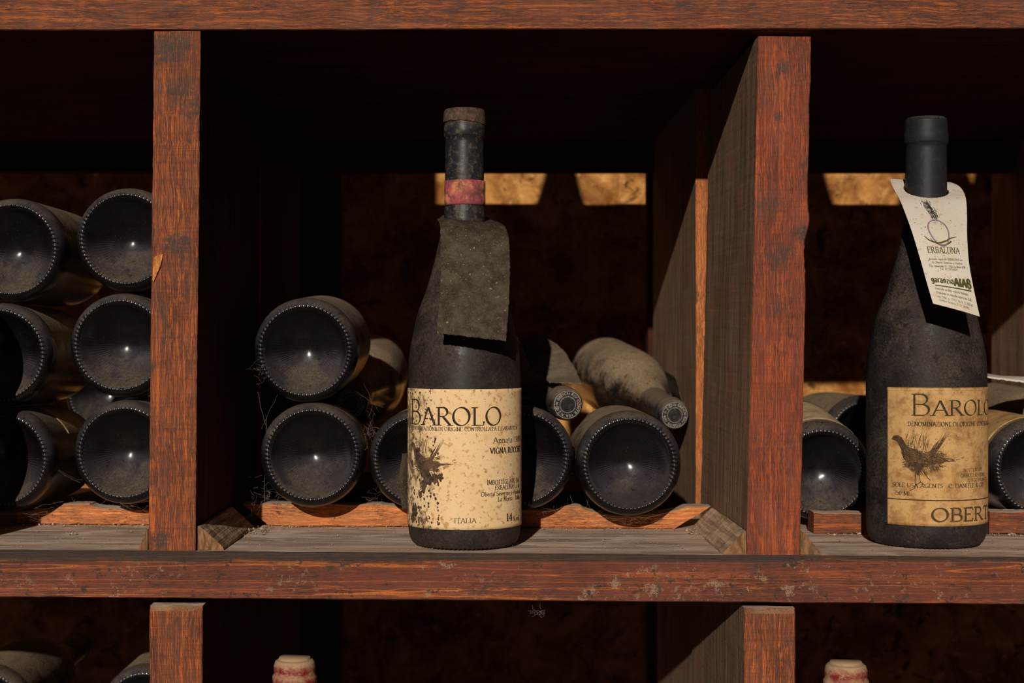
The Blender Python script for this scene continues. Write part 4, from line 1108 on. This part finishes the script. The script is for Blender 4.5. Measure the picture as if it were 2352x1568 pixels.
for k in range(90):
    x = rs_.gauss(-6, 26)/F; y = rs_.uniform(-110, 105)/F; r = rs_.uniform(.4, 1.3)/F
    i.poly([(x+r*cos(a), y+r*sin(a)) for a in (0, 1.2, 2.5, 3.7, 5)], fo)
i.obj('rust_specks', M['ink_soft'], tagR)

# tags on the back row bottles: cards bent over the shoulder
def saddle(b, h0, h1, a0, a1, lift, label, mat, flare=.004):
    nu, nv = 30, 18; vs, fs = [], []
    for j in range(nv+1):
        for i_ in range(nu+1):
            h = h0+(h1-h0)*j/nv; a = a0+(a1-a0)*i_/nu; e = abs(i_/nu-.5)*2
            r = (prof_r(h)+prof_r(h0+(h1-h0)*.5))/2+.0008+lift+flare*e**2
            vs.append(Vector((r*sin(a), -r*cos(a), h+.0007*noise.noise(Vector((a*3, h*200, 0))))))
    for j in range(nv):
        for i_ in range(nu): a = j*(nu+1)+i_; fs.append((a, a+1, a+nu+2, a+nu+1))
    o = link('neck_tag', mesh('neck_tag', vs, fs), M[mat], label=label, cat='tag', group='paper neck tags', smooth=True)
    o.location = b.location; o.rotation_mode = 'QUATERNION'; o.rotation_quaternion = b.rotation_quaternion
    md = o.modifiers.new('thickness', 'SOLIDIFY'); md.thickness = .0006; md.offset = 0
card('neck_tag', sheet([(1190, 774, 1236, 771, .262), (1198, 792, 1272, 786, .243), (1208, 815, 1297, 808, .222), (1220, 842, 1316, 838, .203), (1250, 868, 1330, 866, .186), (1262, 878, 1337, 882, .174)], 20, 10), 24, 24, None, 0, M['tag_dust_pale'], 'dusty grey tag standing up over the capsule right of the standing bottle', P(1270, 870, .19), thick=.0006, jag=.0008)
saddle(nb2, .222, .262, -1.9, -.3, .003, 'dark crumpled tag standing up behind the capsule at the right divider', 'tag_dust', .012)
# white tag on the back bottle at the right edge
def tag_edge():
    f = sheet([(2262, 858, 2392, 880, .30), (2264, 861, 2394, 873, .27), (2268, 864, 2400, 868, .24), (2266, 866, 2405, 884, .22)], 20, 10)
    card('neck_tag', f, 24, 12, None, 0, M['tag_white'], 'white tag edge seen side on at the right picture edge', P(2330, 865, .26), thick=.0012, jag=.0006)
tag_edge()

# ------------------------------------------------------------------ crumbs and cobwebs
def crumbs(name, spots, seed, label, org, mat='crumb'):
    rnd = random.Random(seed); vs, fs = [], []
    for (x0, x1, y0, y1, n, r0, r1) in spots:
        for _ in range(n):
            x = rnd.uniform(x0, x1); y = rnd.uniform(y0, y1); r = r0+(r1-r0)*rnd.random()**3; z = zmid_t(x)+.0006+r*.5
            b = len(vs); sx, sy, sz = rnd.uniform(.6, 1.5), rnd.uniform(.6, 1.5), rnd.uniform(.5, 1); an = rnd.uniform(0, pi)
            for (px_, py_, pz_) in ((1, 0, 0), (-1, 0, 0), (0, 1, 0), (0, -1, 0), (0, 0, 1), (0, 0, -1)):
                qx, qy = px_*sx*cos(an)-py_*sy*sin(an), px_*sx*sin(an)+py_*sy*cos(an)
                vs.append(Vector((x+qx*r, y+qy*r, z+pz_*sz*r))-org)
            for f_ in ((0, 2, 4), (2, 1, 4), (1, 3, 4), (3, 0, 4), (2, 0, 5), (1, 2, 5), (3, 1, 5), (0, 3, 5)): fs.append(tuple(b+k for k in f_))
    o = link(name, mesh(name, vs, fs), M[mat], label=label, cat='crumbs', kind='stuff'); o.location = org
org = Vector((0, .1, zmid_t(0)))
crumbs('wood_crumbs', [(bx(560, .1), bx(612, .1), .075, .137, 90, .0004, .0017), (bx(612, .13), bx(1600, .13), .128, .138, 230, .0003, .0011), (bx(560, .05), bx(1640, .05), .01, .13, 420, .0002, .0006), (bx(1575, .12), bx(1612, .12), .10, .137, 50, .0003, .0015)], 1, 'pale crumbs strewn along the orange batten in the middle compartment', org)
crumbs('wood_crumbs', [(bx(20, .13), bx(345, .13), .127, .138, 90, .0003, .0013), (bx(155, .08), bx(175, .08), .075, .085, 16, .0005, .0014), (bx(-30, .05), bx(330, .05), .01, .13, 180, .0002, .0006)], 2, 'pale crumbs on the shelf left of the left post', org)
crumbs('wood_crumbs', [(bx(1900, .11), bx(1985, .11), .105, .117, 26, .0003, .0014), (bx(1890, .05), bx(2352, .05), .01, .115, 200, .0002, .0006), (bx(2275, .11), bx(2352, .11), .108, .120, 30, .0004, .0013)], 3, 'pale crumbs on the shelf right of the right post', org)

def web(label, strands, seed, rad=.00005, fuzz=0):
    rnd = random.Random(seed); vs, fs = [], []; org_ = P(*strands[0][0])
    for s in strands:
        pts = [P(*p) for p in s[:2]]; sag = s[2] if len(s) > 2 else .002
        n = 14; ph = rnd.random()*9; line = []
        for k in range(n+1):
            t = k/n; p = pts[0].lerp(pts[1], t); p = p+Vector((0, 0, -sag*4*t*(1-t)))+noise.noise_vector(Vector((t*4+ph, ph, seed)))*.0012*sin(pi*t)
            line.append(p)
        r = rad*rnd.uniform(.6, 1.3); b = len(vs)
        for p in line:
            for a in (0, 2.09, 4.19): vs.append(p+Vector((cos(a)*r, 0, sin(a)*r))-org_)
        for k in range(n):
            for a in range(3): c = (a+1) % 3; fs.append((b+3*k+a, b+3*k+c, b+3*k+3+c, b+3*k+3+a))
    o = link('cobweb', mesh('cobweb', vs, fs), M['web'], label=label, cat='cobweb', kind='stuff'); o.location = org_
def tangle(cx, cy, w_, h_, Y, n, seed, dy=.01, mx_=45):
    r = random.Random(seed); out = []
    for _ in range(n):
        x, y = r.gauss(cx, w_), r.gauss(cy, h_); a = r.uniform(0, 2*pi); L = r.uniform(8, mx_)
        out.append(((x, y, Y+r.uniform(-dy, dy)), (x+L*cos(a), y+L*sin(a)*.7, Y+r.uniform(-dy, dy)), r.uniform(-.001, .002)))
    return out
web('torn cobweb hanging at the left of the lowest middle base', tangle(600, 1140, 18, 26, .115, 46, 1)+[((612, 955, .12), (608, 1150, .11), 0), ((592, 900, .12), (614, 990, .12), 0), ((640, 900, .12), (600, 985, .12), 0), ((608, 1110, .11), (608, 1200, .11), 0)], 3)
web('thin web strand between the left divider and the upper dusty base', [((545, 838, .10), (590, 845, .10), .002), ((545, 838, .10), (548, 832, .10), 0), ((572, 846, .10), (598, 820, .09), 0), ((590, 845, .09), (604, 858, .09), 0)]+tangle(598, 850, 6, 14, .092, 14, 2, .004, 20), 4)
web('cobweb strung under the right hand bases', tangle(1300, 1180, 60, 8, .118, 40, 5, .008, 60)+tangle(1440, 1200, 60, 8, .110, 40, 6, .008, 50)+[((1220, 1160, .11), (1400, 1190, .1), .001), ((1400, 1190, .1), (1560, 1170, .1), .002)], 5)
web('grey cobweb under the left compartment bases', tangle(120, 1178, 70, 8, .118, 46, 8, .008, 80)+[((0, 1168, .11), (150, 1170, .11), .004), ((110, 1060, .115), (175, 1100, .115), .001), ((110, 1060, .115), (185, 1108, .11), .002), ((175, 1102, .11), (235, 1095, .1), .0)]+tangle(300, 1160, 20, 10, .11, 30, 9), 6)
web('wisps of web between the middle bases', tangle(845, 990, 8, 20, .115, 30, 11)+tangle(870, 1150, 16, 12, .12, 26, 12)+[((820, 900, .13), (880, 935, .11), .001), ((835, 880, .13), (870, 945, .12), .001)], 7)
web('wisp of web dangling below the spotted shelf board', tangle(1236, 1404, 8, 5, .004, 16, 13, .002, 16)+[((1222, 1388, .004), (1228, 1404, .004), 0), ((1228, 1404, .004), (1252, 1410, .004), -.001), ((1222, 1416, .004), (1244, 1404, .004), 0)], 8)
web('scattered threads inside the lower left divider', [((480, 1330-400+r*17, .05+r*.01), (492+r, 1350-400+r*22, .05+r*.01), 0) for r in range(8)]+[((1830+0, 520, .01), (1836, 540, .01), 0)], 9, .00005)
